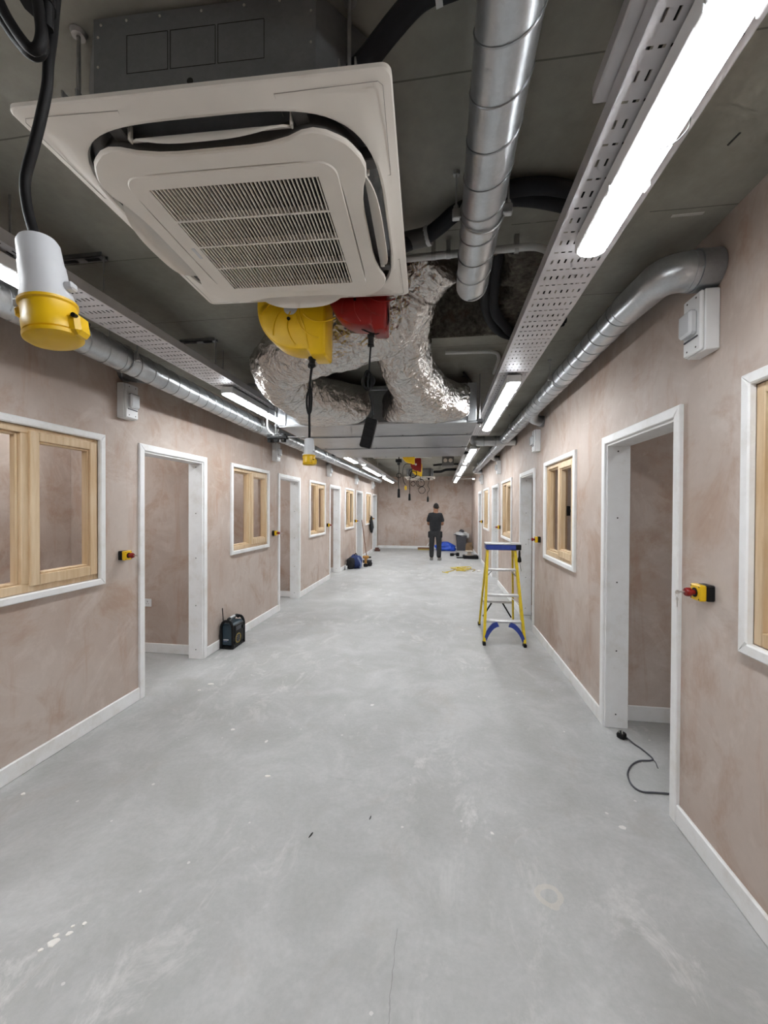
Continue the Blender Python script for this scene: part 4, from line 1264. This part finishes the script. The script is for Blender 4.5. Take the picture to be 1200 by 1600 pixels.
for nm, pos, lab in (('emergency_light', (.50, 8.55, 2.55), 'small round emergency lamp between the right strip lights'), ('emergency_light', (-1.66, 8.55, 2.55), 'small round emergency lamp between the left strip lights'), ('emergency_light', (-1.66, 11.7, 2.55), 'small round emergency lamp before the farthest left strip light'), ('emergency_light', (1.13, 14.2, 2.64), 'small round lamp on the right wall near the far end')):
    P = Proto()
    P.add('base', MB().lathe([(.05, 0), (.05, .03)], 16), 'white')
    P.add('dome', MB().lathe([(.004, -.04)] + [(.048 * math.sin(a * PI / 12), -.04 * math.cos(a * PI / 12)) for a in range(1, 7)], 16), 'lamp2')
    P.inst(nm, lab, 'lamp', pos)

# ------------------------------------------------------------------ stepladder
B = Vector((.74, 5.15, 0))
P = Proto()
fl0, fr0, flt, frt = Vector((.515, 4.80, .0)), Vector((.975, 4.80, .0)), Vector((.575, 5.06, 1.10)), Vector((.900, 5.06, 1.10))
rl0, rr0, rlt, rrt = Vector((.535, 5.62, .0)), Vector((.985, 5.62, .0)), Vector((.585, 5.16, 1.10)), Vector((.890, 5.16, 1.10))
def channel(a, b, w=.028, d=.036):
    mb = MB(B)
    z_ = (b - a).normalized()
    x_ = Vector((1, 0, 0)); x_ = (x_ - z_ * x_.dot(z_)).normalized(); y_ = z_.cross(x_)
    lps = []
    for p in (a, b):
        lps.append([p + x_ * sx * w / 2 + y_ * sy * d for sx, sy in ((-1, -1), (1, -1), (1, 1), (-1, 1))])
    return mb.loops(lps)
for a, b in ((fl0, flt), (fr0, frt)):
    st = P.add('front_stile', channel(a + Vector((0, 0, .02)) + (b - a) * .018, b), 'fibre', smooth=0)
    P.add('rubber_foot', MB(B).box((a.x - .018, a.y - .035, 0), (a.x + .018, a.y + .04, .035), .004), 'blackplastic', parent=st)
for a, b in ((rl0, rlt), (rr0, rrt)):
    st = P.add('rear_leg', channel(a + (b - a) * .03, b, .02, .026), 'fibre', smooth=0)
    P.add('rubber_foot', MB(B).box((a.x - .017, a.y - .03, 0), (a.x + .017, a.y + .03, .04), .004), 'blackplastic', parent=st)
for z in (.28, .575, .87):
    k = z / 1.10
    a, b = fl0.lerp(flt, k), fr0.lerp(frt, k)
    tr = P.add('tread', MB(B).box((a.x + .008, a.y - .03, z - .028), (b.x - .008, a.y + .055, z), .003), 'alu')
    if z > .8:
        for sx, q in ((1, a), (-1, b)):
            P.add('tread_brace', MB(B).tube([(q.x + sx * .012, q.y, z - .085), (q.x + sx * .06, q.y, z - .028)], .007, 6), 'galv_dull', parent=tr)
for z in (.36,):
    k = z / 1.10
    a, b = rl0.lerp(rlt, k), rr0.lerp(rrt, k)
    P.add('rear_bar', MB(B).box((a.x, a.y - .012, z - .016), (b.x, a.y + .012, z + .016), .003), 'alu')
    P.add('rear_brace', MB(B).tube([(a.x + .02, a.y, z - .2), (a.x + .13, a.y, z - .015)], .011, 6), 'blackplastic')
    P.add('rear_brace', MB(B).tube([(b.x - .02, a.y, z - .2), (b.x - .13, a.y, z - .015)], .011, 6), 'blackplastic')
    P.add('spread_bar', MB(B).tube([(fl0.lerp(flt, .42)) + Vector((.012, .02, 0)), (rl0.lerp(rlt, .38)) + Vector((.012, 0, 0))], .006, 6), 'alu')
    P.add('spread_bar', MB(B).tube([(fr0.lerp(frt, .42)) + Vector((-.012, .02, 0)), (rr0.lerp(rrt, .38)) + Vector((-.012, 0, 0))], .006, 6), 'alu')
for sx, q, qt in ((1, fl0, flt), (-1, fr0, frt)):
    pts = []
    for i in range(9):
        u = i / 8
        pts.append((q.x + sx * (.010 + .150 * u ** 1.25), q.y + .012 + .045 * u, .075 + .165 * math.sin(u * PI / 2)))
    lps = []
    for (x, y, z) in pts:
        lps.append([(x + sx * .016, y - .034, z - .026), (x - sx * .006, y - .034, z + .024), (x - sx * .006, y + .0, z + .024), (x + sx * .016, y + .0, z - .026)])
    P.add('foot_brace', MB(B).loops(lps), 'blue')
tp = P.add('top_cap', MB(B).box((.553, 5.00, 1.095), (.925, 5.20, 1.165), .010), 'blue')
P.add('top_plate', MB(B).box((.548, 4.995, 1.163), (.975, 5.205, 1.178), .003), 'alu', parent=tp)
P.add('tool_hook', MB(B).box((.905, 4.985, 1.10), (.965, 5.03, 1.165), .006), 'blackplastic', parent=tp)
P.inst('step_ladder', 'yellow fibreglass stepladder with blue top standing by the right wall', 'ladder', B)
P = Proto()
B2 = Vector((.935, 4.98, .85))
P.add('grip', MB(B2).lathe([(.010, 1.10), (.013, 1.06), (.012, 1.03), (.022, 1.0), (.024, .965), (.012, .955)], 14, Matrix.Translation((.94, 4.97, 0))), 'blackplastic')
P.add('blade', MB(B2).tube([(.94, 4.97, .96), (.965, 4.97, .85)], .004, 8), 'steel')
P.inst('screwdriver', 'black-handled screwdriver hanging from the stepladder top', 'screwdriver', B2)

# ------------------------------------------------------------------ site radio
B = Vector((-2.37, 4.33, 0))
P = Proto()
def rb(): return MB(B)
P.add('body', rb().box((-2.45, 4.205, .03), (-2.305, 4.455, .285), .02), 'radio', label='dark teal radio body')
fg = P.add('front_panel', rb().box((-2.312, 4.225, .045), (-2.292, 4.435, .27), .012), 'blackplastic')
for i in range(4):
    P.add('grille_bar', rb().box((-2.293, 4.25, .075 + i * .022), (-2.288, 4.34, .086 + i * .022), .002), 'bin', parent=fg)
P.add('speaker_ring', rb().tube([(-2.290, 4.295 + .055 * math.cos(a * PI / 10), .108 + .05 * math.sin(a * PI / 10)) for a in range(20)], .005, 6, True), 'bristle', parent=fg)
P.add('display', rb().box((-2.294, 4.25, .20), (-2.289, 4.36, .245), .002), 'bin', parent=fg)
for y in (4.40,):
    P.add('dial', rb().lathe([(.022, 0), (.02, .014)], 14, Matrix.Translation((-2.292, y, .21)) @ Matrix.Rotation(PI / 2, 4, 'Y')), 'blackplastic', parent=fg)
for y in (4.20, 4.455):
    for x in (-2.445, -2.305):
        P.add('corner_bumper', rb().tube(bent([(x, y, .01), (x, y, .26), (x + (.03 if x < -2.4 else -.03), y, .315), (-2.375, y, .318)], .04), .016, 8), 'blackplastic')
P.add('top_handle', rb().tube(bent([(-2.375, 4.20, .30), (-2.375, 4.225, .335), (-2.375, 4.43, .335), (-2.375, 4.455, .30)], .03), .014, 10), 'blackplastic')
P.add('handle_grip', rb().tube([(-2.375, 4.26, .336), (-2.375, 4.36, .336)], .0165, 12), 'galv')
P.add('antenna', rb().tube([(-2.43, 4.22, .29), (-2.438, 4.215, .46)], .005, 8), 'blackplastic')
lb = P.add('side_label', rb().box((-2.42, 4.2035, .10), (-2.36, 4.2055, .112)), 'label', smooth=0)
P.add('side_label', rb().box((-2.42, 4.2035, .085), (-2.375, 4.2055, .092)), 'greyblue', smooth=0)
P.add('base_foot', rb().box((-2.455, 4.20, 0), (-2.30, 4.46, .034), .008), 'blackplastic')
P.inst('site_radio', 'rugged dark teal and black site radio on the floor by the left wall', 'radio', B)

# ------------------------------------------------------------------ plug and lead in the right doorway
P = Proto()
pts = [(1.285, 2.965, .018), (1.31, 2.91, .008), (1.334, 2.856, .006), (1.352, 2.765, .006), (1.33, 2.735, .007), (1.261, 2.723, .006), (1.20, 2.68, .006), (1.15, 2.62, .006), (1.115, 2.55, .006), (1.105, 2.47, .006), (1.135, 2.425, .006), (1.21, 2.428, .006), (1.30, 2.425, .006), (1.42, 2.38, .006), (1.60, 2.33, .006)]
P.add('lead', MB().tube(spline(pts, 8), .0048, 8), 'bin')
m = Matrix.Translation((1.262, 2.987, .024)) @ Matrix.Rotation(math.radians(-50), 4, 'Z') @ Matrix.Rotation(math.radians(12), 4, 'X')
pb = P.add('plug_body', MB().loops([[(x, y, z) for x, y in rrect(a, b_, .012, 5)] for a, b_, z in ((.022, .022, -.022), (.026, .026, -.016), (.026, .026, .006), (.021, .021, .014))], mat=m), 'blackplastic')
for x, y in ((-.011, -.008), (.011, -.008), (0, .012)):
    P.add('plug_pin', MB().box((x - .003, y - .002, .012), (x + .003, y + .002, .034), 0, m), 'keysteel', parent=pb)
P.add('cord_grip', MB().tube([(1.275, 2.975, .018), (1.29, 2.955, .013)], .007, 8), 'blackplastic', parent=pb)
P.inst('power_lead', 'black mains plug and grey lead lying in the first right doorway', 'lead')
tag(MB().tube(spline([(1.352, 2.76, .003), (1.352, 2.72, .003), (1.34, 2.68, .003), (1.338, 2.665, .003)], 6), .0025, 6).build('wire_offcut', 'bin'), 'short grey wire scrap by the lead in the right doorway', 'wire')

# ------------------------------------------------------------------ debris on the floor
def chip(name, x, y, sx, sy, mat, label, cat, rot=0, h=.004, group='debris on the floor'):
    n = 9
    rnd = random.Random(int(x * 1000 + y * 77))
    pl = [(math.cos(2 * PI * k / n) * sx * rnd.uniform(.7, 1.1), math.sin(2 * PI * k / n) * sy * rnd.uniform(.7, 1.1)) for k in range(n)]
    m = Matrix.Translation((x, y, 0)) @ Matrix.Rotation(rot, 4, 'Z')
    tag(MB().loops([[(a, b, 0) for a, b in pl], [(a * .85, b * .85, h) for a, b in pl]], mat=m).build(name, mat, smooth=0), label, cat, group)
chip('plaster_flake', -1.011, 2.246, .022, .010, 'flake', 'bright white plaster flake lying mid floor', 'debris', .1)
chip('dark_sliver', -.618, 1.871, .004, .022, 'screw', 'small dark sliver lying mid floor', 'debris', -.3)
chip('dark_sliver', -.35, 2.02, .003, .014, 'screw', 'tiny dark sliver beyond the larger sliver', 'debris', -.2)
chip('plaster_flake', -2.291, 1.907, .012, .012, 'flake', 'small white flake beside the left skirting', 'debris')
chip('plaster_flake', -2.05, 3.35, .03, .012, 'flake', 'pale flake in front of the first left doorway', 'debris', .2)
chip('plaster_flake', -2.08, 3.22, .016, .010, 'flake', 'smaller pale flake nearer the first left doorway post', 'debris', .4)
for i, (dx, dy, s_) in enumerate(((0, 0, .022), (.03, .035, .014), (.055, .075, .010), (-.02, -.03, .010), (.02, .06, .008), (-.012, .022, .012))):
    chip('plaster_flake', -1.40 + dx, 1.27 + dy, s_, s_ * .8, 'flake', 'chalky white crumb in the small patch at lower left of the floor', 'debris', .5, .002, 'chalk crumbs at lower left')

# ------------------------------------------------------------------ distant clutter
def lump(center, rad, seed, amp=.25, n=20, m_=14, flat=True):
    cx, cy, cz = center
    vs, fs = [], []
    for j in range(m_ + 1):
        ph = -PI / 2 + PI * j / m_
        for i in range(n):
            th = 2 * PI * i / n
            d = Vector((math.cos(ph) * math.cos(th), math.cos(ph) * math.sin(th), math.sin(ph)))
            k = 1 + amp * noise.fractal(d * 2.2 + Vector((seed, seed * .3, 0)), 1.0, 2.0, 4)
            z = cz + d.z * rad[2] * k
            vs.append((cx + d.x * rad[0] * k, cy + d.y * rad[1] * k, max(0.001, z) if flat else z))
    for j in range(m_):
        for i in range(n):
            a = j * n + i; b = j * n + (i + 1) % n
            fs.append((a, b, b + n, a + n))
    return vs, fs
# rucksack pile on the left
B = Vector((-2.2, 10.4, 0))
P = Proto()
bp = P.add('bag_body', MB(B).add(*lump((-2.24, 10.45, .17), (.19, .20, .19), 3, .12)), 'navy', smooth=60)
P.add('black_flap', MB(B).add(*lump((-2.33, 10.30, .14), (.12, .15, .17), 8, .2)), 'blackfab', smooth=60)
P.add('shoulder_strap', MB(B).tube(spline([(-2.14, 10.27, .30), (-2.07, 10.24, .20), (-2.05, 10.26, .10), (-2.10, 10.29, .03)], 6), .022, 8), 'greyblue')
P.add('grab_loop', MB(B).tube(spline([(-2.26, 10.4, .34), (-2.22, 10.38, .40), (-2.18, 10.4, .34)], 6), .012, 8), 'blackfab')
P.inst('rucksack', 'navy and black rucksack slumped on the floor by the left wall', 'bag', B)
B = Vector((-2.02, 10.75, 0))
P = Proto()
P.add('drill_body', MB(B).box((-2.10, 10.70, .22), (-1.93, 10.78, .30), .02), 'tan')
P.add('drill_grip', MB(B).box((-2.05, 10.71, .08), (-1.99, 10.77, .23), .012), 'tan')
P.add('battery', MB(B).box((-2.07, 10.68, 0), (-1.96, 10.80, .085), .012), 'blackplastic')
P.add('chuck', MB(B).tube([(-1.93, 10.74, .26), (-1.87, 10.74, .26)], .022, 10), 'blackplastic')
P.inst('cordless_drill', 'tan cordless drill standing beside the rucksack', 'drill', B)
B = Vector((-1.93, 10.85, 0))
tag(MB().add(*lump((-1.93, 10.88, .06), (.07, .08, .06), 5, .2)).build('glove_bundle', 'blackfab', smooth=60), 'crumpled black gloves beside the drill', 'gloves')
tag(MB().lathe([(.028, 0), (.036, .10), (.037, .102), (.033, .1), (.026, .006)], 16, Matrix.Translation((-2.41, 10.10, 0))).build('paper_cup', 'white', smooth=40), 'white cup on the floor left of the rucksack', 'cup')
# broom leaning on the left wall
P = Proto()
B = Vector((-2.12, 11.5, 0))
P.add('handle', MB(B).tube([(-2.12, 11.5, .08), (-2.462, 12.42, 1.22)], .013, 8), 'wood_dark')
P.add('broom_head', MB(B).box((-2.24, 11.44, .05), (-1.98, 11.52, .09), .008), 'bin')
P.add('bristles', MB(B).box((-2.235, 11.445, 0), (-1.985, 11.515, .05), .004), 'blackfab')
P.inst('broom', 'brown-handled broom leaning on the left wall behind the rucksack', 'broom', B)
P = Proto()
B = Vector((-2.43, 13.9, .7))
P.add('jacket_body', MB(B).add(*lump((-2.40, 13.9, .98), (.06, .17, .27), 4, .18, flat=False)), 'blackfab', smooth=60)
P.add('hood', MB(B).add(*lump((-2.41, 13.88, 1.22), (.05, .09, .09), 2, .2, flat=False)), 'blackfab', smooth=60)
P.add('hanging_loop', MB(B).tube(spline([(-2.42, 13.87, 1.28), (-2.44, 13.87, 1.33), (-2.47, 13.87, 1.35)], 4), .008, 6), 'blackfab')
P.inst('jacket', 'black jacket hanging on the left wall near the far end', 'jacket', B)
P = Proto()
P.add('brick', MB().box((-2.42, 14.62, 0), (-2.22, 14.76, .07), .006), 'brick')
P.add('brick', MB().box((-2.40, 14.64, .071), (-2.26, 14.74, .13), .006), 'brick')
P.inst('brick_pair', 'two dark brown bricks on the floor by the far left doorway', 'bricks')
# wide yard broom head on the floor, far
P = Proto()
B = Vector((-.6, 15.4, 0))
P.add('broom_head', MB(B).box((-.86, 15.36, .05), (-.36, 15.44, .10), .008), 'wood_dark')
P.add('bristles', MB(B).box((-.855, 15.365, 0), (-.365, 15.435, .05), .004), 'bristle')
P.add('handle', MB(B).tube([(-.55, 15.40, .10), (-.22, 15.30, .62)], .013, 8), 'white')
P.inst('yard_broom', 'wide straw broom on the floor left of the standing person', 'broom', B)
P = Proto()
B = Vector((.2, 15.4, 0))
P.add('sack_body', MB(B).add(*lump((.17, 15.38, .12), (.38, .26, .20), 6, .22, 32, 18)), 'bluebag', smooth=40)
P.add('sack_neck', MB(B).add(*lump((.46, 15.22, .06), (.12, .12, .08), 9, .3)), 'bluebag', smooth=40)
P.inst('blue_sack', 'crumpled bright blue plastic sack on the floor behind the standing person', 'sack', B)
P = Proto()
B = Vector((.80, 15.6, 0))
tb_ = P.add('bin_body', MB(B).loops([[(x, y, z) for x, y in rrect(h, h, .03, 5, .80, 15.6)] for h, z in ((.165, 0), (.195, .56), (.20, .565))]), 'bin')
P.add('bin_bag', MB(B).add(*lump((.80, 15.6, .62), (.25, .24, .09), 7, .35, 28, 12, False)), 'binbag', smooth=50)
P.add('bag_knot', MB(B).add(*lump((1.0, 15.5, .56), (.09, .06, .10), 3, .5, 16, 10, False)), 'binbag', smooth=50)
P.add('dark_rubbish', MB(B).add(*lump((.80, 15.55, .72), (.10, .09, .07), 2, .3, 16, 10, False)), 'bin', smooth=50)
P.inst('rubbish_bin', 'charcoal rubbish bin with a white liner by the far wall', 'bin', B)
P = Proto()
B = Vector((1.05, 15.2, 0))
bx_ = P.add('carton', MB(B).box((.93, 15.05, 0), (1.18, 15.3, .20), .004), 'cardboard')
P.add('carton_flap', MB(B).box((.93, 15.04, .20), (1.05, 15.06, .30), .002), 'cardboard', parent=bx_)
P.inst('cardboard_box', 'open brown cardboard box right of the rubbish bin', 'box', B)
tag(MB().box((1.0, 15.08, .2005), (1.16, 15.23, .34), .005).build('cardboard_box', 'cardboard'), 'small cardboard box stacked on the open brown box', 'box')
P = Proto()
B = Vector((.96, 13.05, 0))
P.add('case_base', MB(B).loops([[(x, y, z) for x, y in rrect(hx, .2, .06, 5, .96, 13.1)] for hx, z in ((.235, 0), (.24, .05), (.235, .10))]), 'blackplastic')
P.add('case_tongue', MB(B).box((.52, 13.02, 0), (.73, 13.12, .035), .008), 'blackplastic')
P.inst('tool_case', 'low black tool case on the floor by the far right doorway', 'case', B)
P = Proto()
B = Vector((.93, 13.1, .101))
P.add('spool_flange', MB(B).lathe([(.14, .101), (.14, .113)], 24, Matrix.Translation((.92, 13.1, 0))), 'spool')
P.add('spool_core', MB(B).lathe([(.06, .113), (.055, .225)], 20, Matrix.Translation((.92, 13.1, 0))), 'spool')
P.add('spool_flange', MB(B).lathe([(.14, .225), (.14, .238)], 24, Matrix.Translation((.92, 13.1, 0))), 'spool')
P.inst('cable_spool', 'pale empty cable spool standing on the black tool case', 'spool', B)
P = Proto()
B = Vector((.45, 13.6, 0))
P.add('motor_body', MB(B).tube([(.33, 13.6, .055), (.45, 13.62, .055)], .05, 12), 'blackplastic')
P.add('tool_neck', MB(B).tube([(.45, 13.62, .06), (.52, 13.63, .075)], .03, 10), 'bin')
P.add('battery', MB(B).box((.52, 13.56, .0), (.63, 13.68, .12), .02), 'blackplastic')
P.inst('power_tool', 'dark hand power tool lying left of the black tool case', 'power tool', B)
# yellow cable heap: one loose tangle
P = Proto()
B = Vector((.52, 10.45, 0))
rn = random.Random(3)
for k in range(7):
    r0 = rn.uniform(.07, .20)
    cx_, cy_ = .52 + rn.uniform(-.08, .08), 10.45 + rn.uniform(-.12, .12)
    el_ = rn.uniform(.6, 1.2)
    ph = rn.uniform(0, 6)
    P.add('cable_loop', MB(B).tube([(cx_ + r0 * 1.2 * math.cos(a * PI / 12 + ph), cy_ + r0 * el_ * math.sin(a * PI / 12 + ph), .012 + .012 * k + .010 * math.sin(a * PI / 6 + k)) for a in range(24)], .009, 7, True), 'straw' if k % 3 else 'fibre')
P.add('cable_tail', MB(B).tube(spline([(.35, 10.4, .012), (.22, 10.2, .010), (.12, 10.05, .010), (.20, 9.98, .010), (.05, 10.1, .010)], 6), .008, 7), 'fibre')
P.add('cable_tail', MB(B).tube(spline([(.66, 10.5, .012), (.78, 10.7, .010), (.90, 10.6, .010), (.82, 10.35, .010)], 6), .008, 7), 'bristle')
P.inst('yellow_cable', 'loose heap of yellow cable on the floor before the black case', 'cable', B)
tag(MB().add(*lump((.97, 10.38, .015), (.05, .05, .025), 12, .2)).build('plaster_lump', 'flake', smooth=60), 'pale round lump right of the yellow cable heap', 'debris')

# ------------------------------------------------------------------ the person, seen from behind
def skin_mesh(name, verts, edges, radii, root=0, sub=2):
    me = bpy.data.meshes.new(name)
    me.from_pydata(verts, edges, [])
    o = bpy.data.objects.new(name, me)
    COL.objects.link(o)
    mod = o.modifiers.new('skin', 'SKIN')
    mod.use_smooth_shade = True
    sv = me.skin_vertices[0].data
    for i, r in enumerate(radii):
        sv[i].radius = r if isinstance(r, tuple) else (r, r)
        sv[i].use_root = (i == root)
    s2 = o.modifiers.new('sub', 'SUBSURF')
    s2.levels = sub
    s2.render_levels = sub
    dg = bpy.context.evaluated_depsgraph_get()
    out = bpy.data.meshes.new_from_object(o.evaluated_get(dg))
    bpy.data.objects.remove(o)
    bpy.data.meshes.remove(me)
    out.name = name
    out.polygons.foreach_set('use_smooth', [True] * len(out.polygons))
    return out
person = bpy.data.objects.new('person', None)
COL.objects.link(person)
person.location = (-.155, 12.3, 0)
person.rotation_euler = (0, 0, math.radians(-6))
tag(person, 'person in black t-shirt and dark work trousers standing with back turned', 'person')
def pp(name, me, mat, parent=None, label=None):
    me.materials.clear()
    me.materials.append(M[mat])
    o = bpy.data.objects.new(name, me)
    COL.objects.link(o)
    o.parent = parent or person
    if label: o['label'] = label
    return o
V, E_, Rd = [], [], []
def jt(p, r, par=None):
    V.append(p); Rd.append(r)
    if par is not None: E_.append((par, len(V) - 1))
    return len(V) - 1
pel = jt((0, 0, .95), (.125, .095))
wst = jt((0, .0, 1.10), (.115, .085), pel)
che = jt((0, .005, 1.30), (.135, .095), wst)
uch = jt((0, .0, 1.42), (.10, .075), che)
nek = jt((.005, .012, 1.495), (.066, .066), uch)
hd0 = jt((.012, .028, 1.56), (.076, .090), nek)
hd1 = jt((.018, .036, 1.645), (.092, .110), hd0)
hd2 = jt((.020, .032, 1.72), (.072, .085), hd1)
for s_ in (-1, 1):
    sh = jt((s_ * .155, -.005, 1.41), .056, uch)
    ua = jt((s_ * .200, .0, 1.28), .047, sh)
    elb = jt((s_ * .225, .005, 1.12), .040, ua)
    fa = jt((s_ * .185, .13, 1.10), .036, elb)
    wr = jt((s_ * .095, .25, 1.13), .026, fa)
    pm = jt((s_ * .055, .30, 1.145), (.030, .020), wr)
    kn = jt((s_ * .035, .33, 1.15), (.032, .016), pm)
    for f_ in range(4):
        dz = (.027 - .018 * f_)
        ln = (.9, 1.05, 1.0, .8)[f_]
        a = jt((s_ * .018, .348, 1.15 + dz), .0085, kn)
        b = jt((s_ * .018 - s_ * .016 * ln, .372 * 1.0, 1.148 + dz), .008, a)
        jt((s_ * .018 - s_ * .034 * ln, .362, 1.146 + dz), .0065, b)
    a = jt((s_ * .058, .315, 1.178), .010, pm)
    jt((s_ * .035, .34, 1.192), .008, a)
    hp = jt((s_ * .092, .0, .90), .088, pel)
    kne = jt((s_ * .105 + (.01 if s_ > 0 else -.005), .02, .50), .058, hp)
    ank = jt((s_ * .10 + (.015 if s_ > 0 else -.01), -.01, .095), .040, kne)
    heel = jt((s_ * .10 + (.018 if s_ > 0 else -.012), -.02, .045), .036, ank)
    jt((s_ * .12 + (.02 if s_ > 0 else -.01), .14, .035), .030, heel)
pp('body', skin_mesh('body', V, E_, Rd), 'skin')
V, E_, Rd = [], [], []
a0 = jt((0, 0, .84), (.190, .145)); a1 = jt((0, 0, 1.05), (.190, .140), a0); a2 = jt((0, .005, 1.27), (.205, .140), a1); a3 = jt((0, 0, 1.41), (.150, .105), a2); a4 = jt((.003, .008, 1.475), (.075, .07), a3)
for s_ in (-1, 1):
    b0 = jt((s_ * .155, -.005, 1.40), .080, a3); b1 = jt((s_ * .200, 0, 1.28), .074, b0); jt((s_ * .222, .01, 1.165), .068, b1)
pp('t_shirt', skin_mesh('t_shirt', V, E_, Rd), 'shirt', label='black t-shirt')
V, E_, Rd = [], [], []
a0 = jt((0, 0, 1.08), (.140, .110)); a1 = jt((0, -.005, .92), (.165, .125), a0)
for s_ in (-1, 1):
    d = .012 if s_ > 0 else -.008
    b0 = jt((s_ * .092, 0, .80), .105, a1); b1 = jt((s_ * .105 + d, .015, .50), .084, b0); b2 = jt((s_ * .103 + d, .0, .22), .076, b1); jt((s_ * .10 + d, -.008, .075), .072, b2)
tr_ = pp('work_trousers', skin_mesh('work_trousers', V, E_, Rd), 'trouser', label='dark work trousers')
for s_, nm in ((-1, 'holster_pocket'), (1, 'holster_pocket')):
    me = MB().box((s_ * .155, -.07, .70), (s_ * .215, .06, .90), .02, Matrix.Translation((s_ * .01, 0, 0)) @ Matrix.Rotation(s_ * -.12, 4, 'Y') if False else None).build(nm, 'blackfab', link=False)
    pp(nm, me, 'blackfab', tr_)
for s_ in (-1, 1):
    x = s_ * .10 + (.018 if s_ > 0 else -.012)
    me = MB().loops([[(x + (px * w) + s_ * .02 * max(0, (py + .4)), .045 + py * .30, z) for px, py in rrect(1, .5, .35, 5)] for w, z in ((.046, .0), (.05, .012), (.05, .035), (.045, .065), (.036, .095))]).build('shoe', 'shoe', link=False)
    sh_ = pp('shoe', me, 'shoe')
    me = MB().loops([[(x + (px * .053) + s_ * .02 * max(0, (py + .4)), .045 + py * .315, z) for px, py in rrect(1, .5, .35, 5)] for z in (0, .02)]).build('sole', 'label', link=False)
    pp('sole', me, 'label', sh_)
# hair cap, ears
vs, fs = lump((.018, .026, 1.655), (.084, .103, .108), 1, .02, 28, 24, False)
vs = [(x, min(y, .032 + .105), z) for x, y, z in vs]
mb = MB()
keep = []
for f in fs:
    c = Vector((0, 0, 0))
    for i in f: c += Vector(vs[i])
    c /= 4
    if c.z > 1.56 + max(0, (c.y + .02)) * 1.0: keep.append(f)
mb.add(vs, keep)
pp('hair', mb.build('hair', 'hair', link=False), 'hair', label='short dark hair')
for s_ in (-1, 1):
    me = MB().add(*lump((.019 + s_ * .086, .045, 1.630), (.012, .022, .032), 3, .1, 12, 10, False)).build('ear', 'skin', link=False)
    pp('ear', me, 'skin')
for s_ in (-1, 1):
    me = MB().add(*lump((.019 + s_ * .031, .118, 1.652), (.012, .008, .008), 3, .0, 12, 8, False)).build('eye', 'white', link=False)
    pp('eye', me, 'white')
pp('nose', MB().add(*lump((.019, .135, 1.625), (.013, .018, .024), 3, .05, 12, 10, False)).build('nose', 'skin', link=False), 'skin')
pp('mouth', MB().add(*lump((.018, .122, 1.585), (.022, .007, .007), 3, .05, 12, 8, False)).build('mouth', 'red', link=False), 'brick')
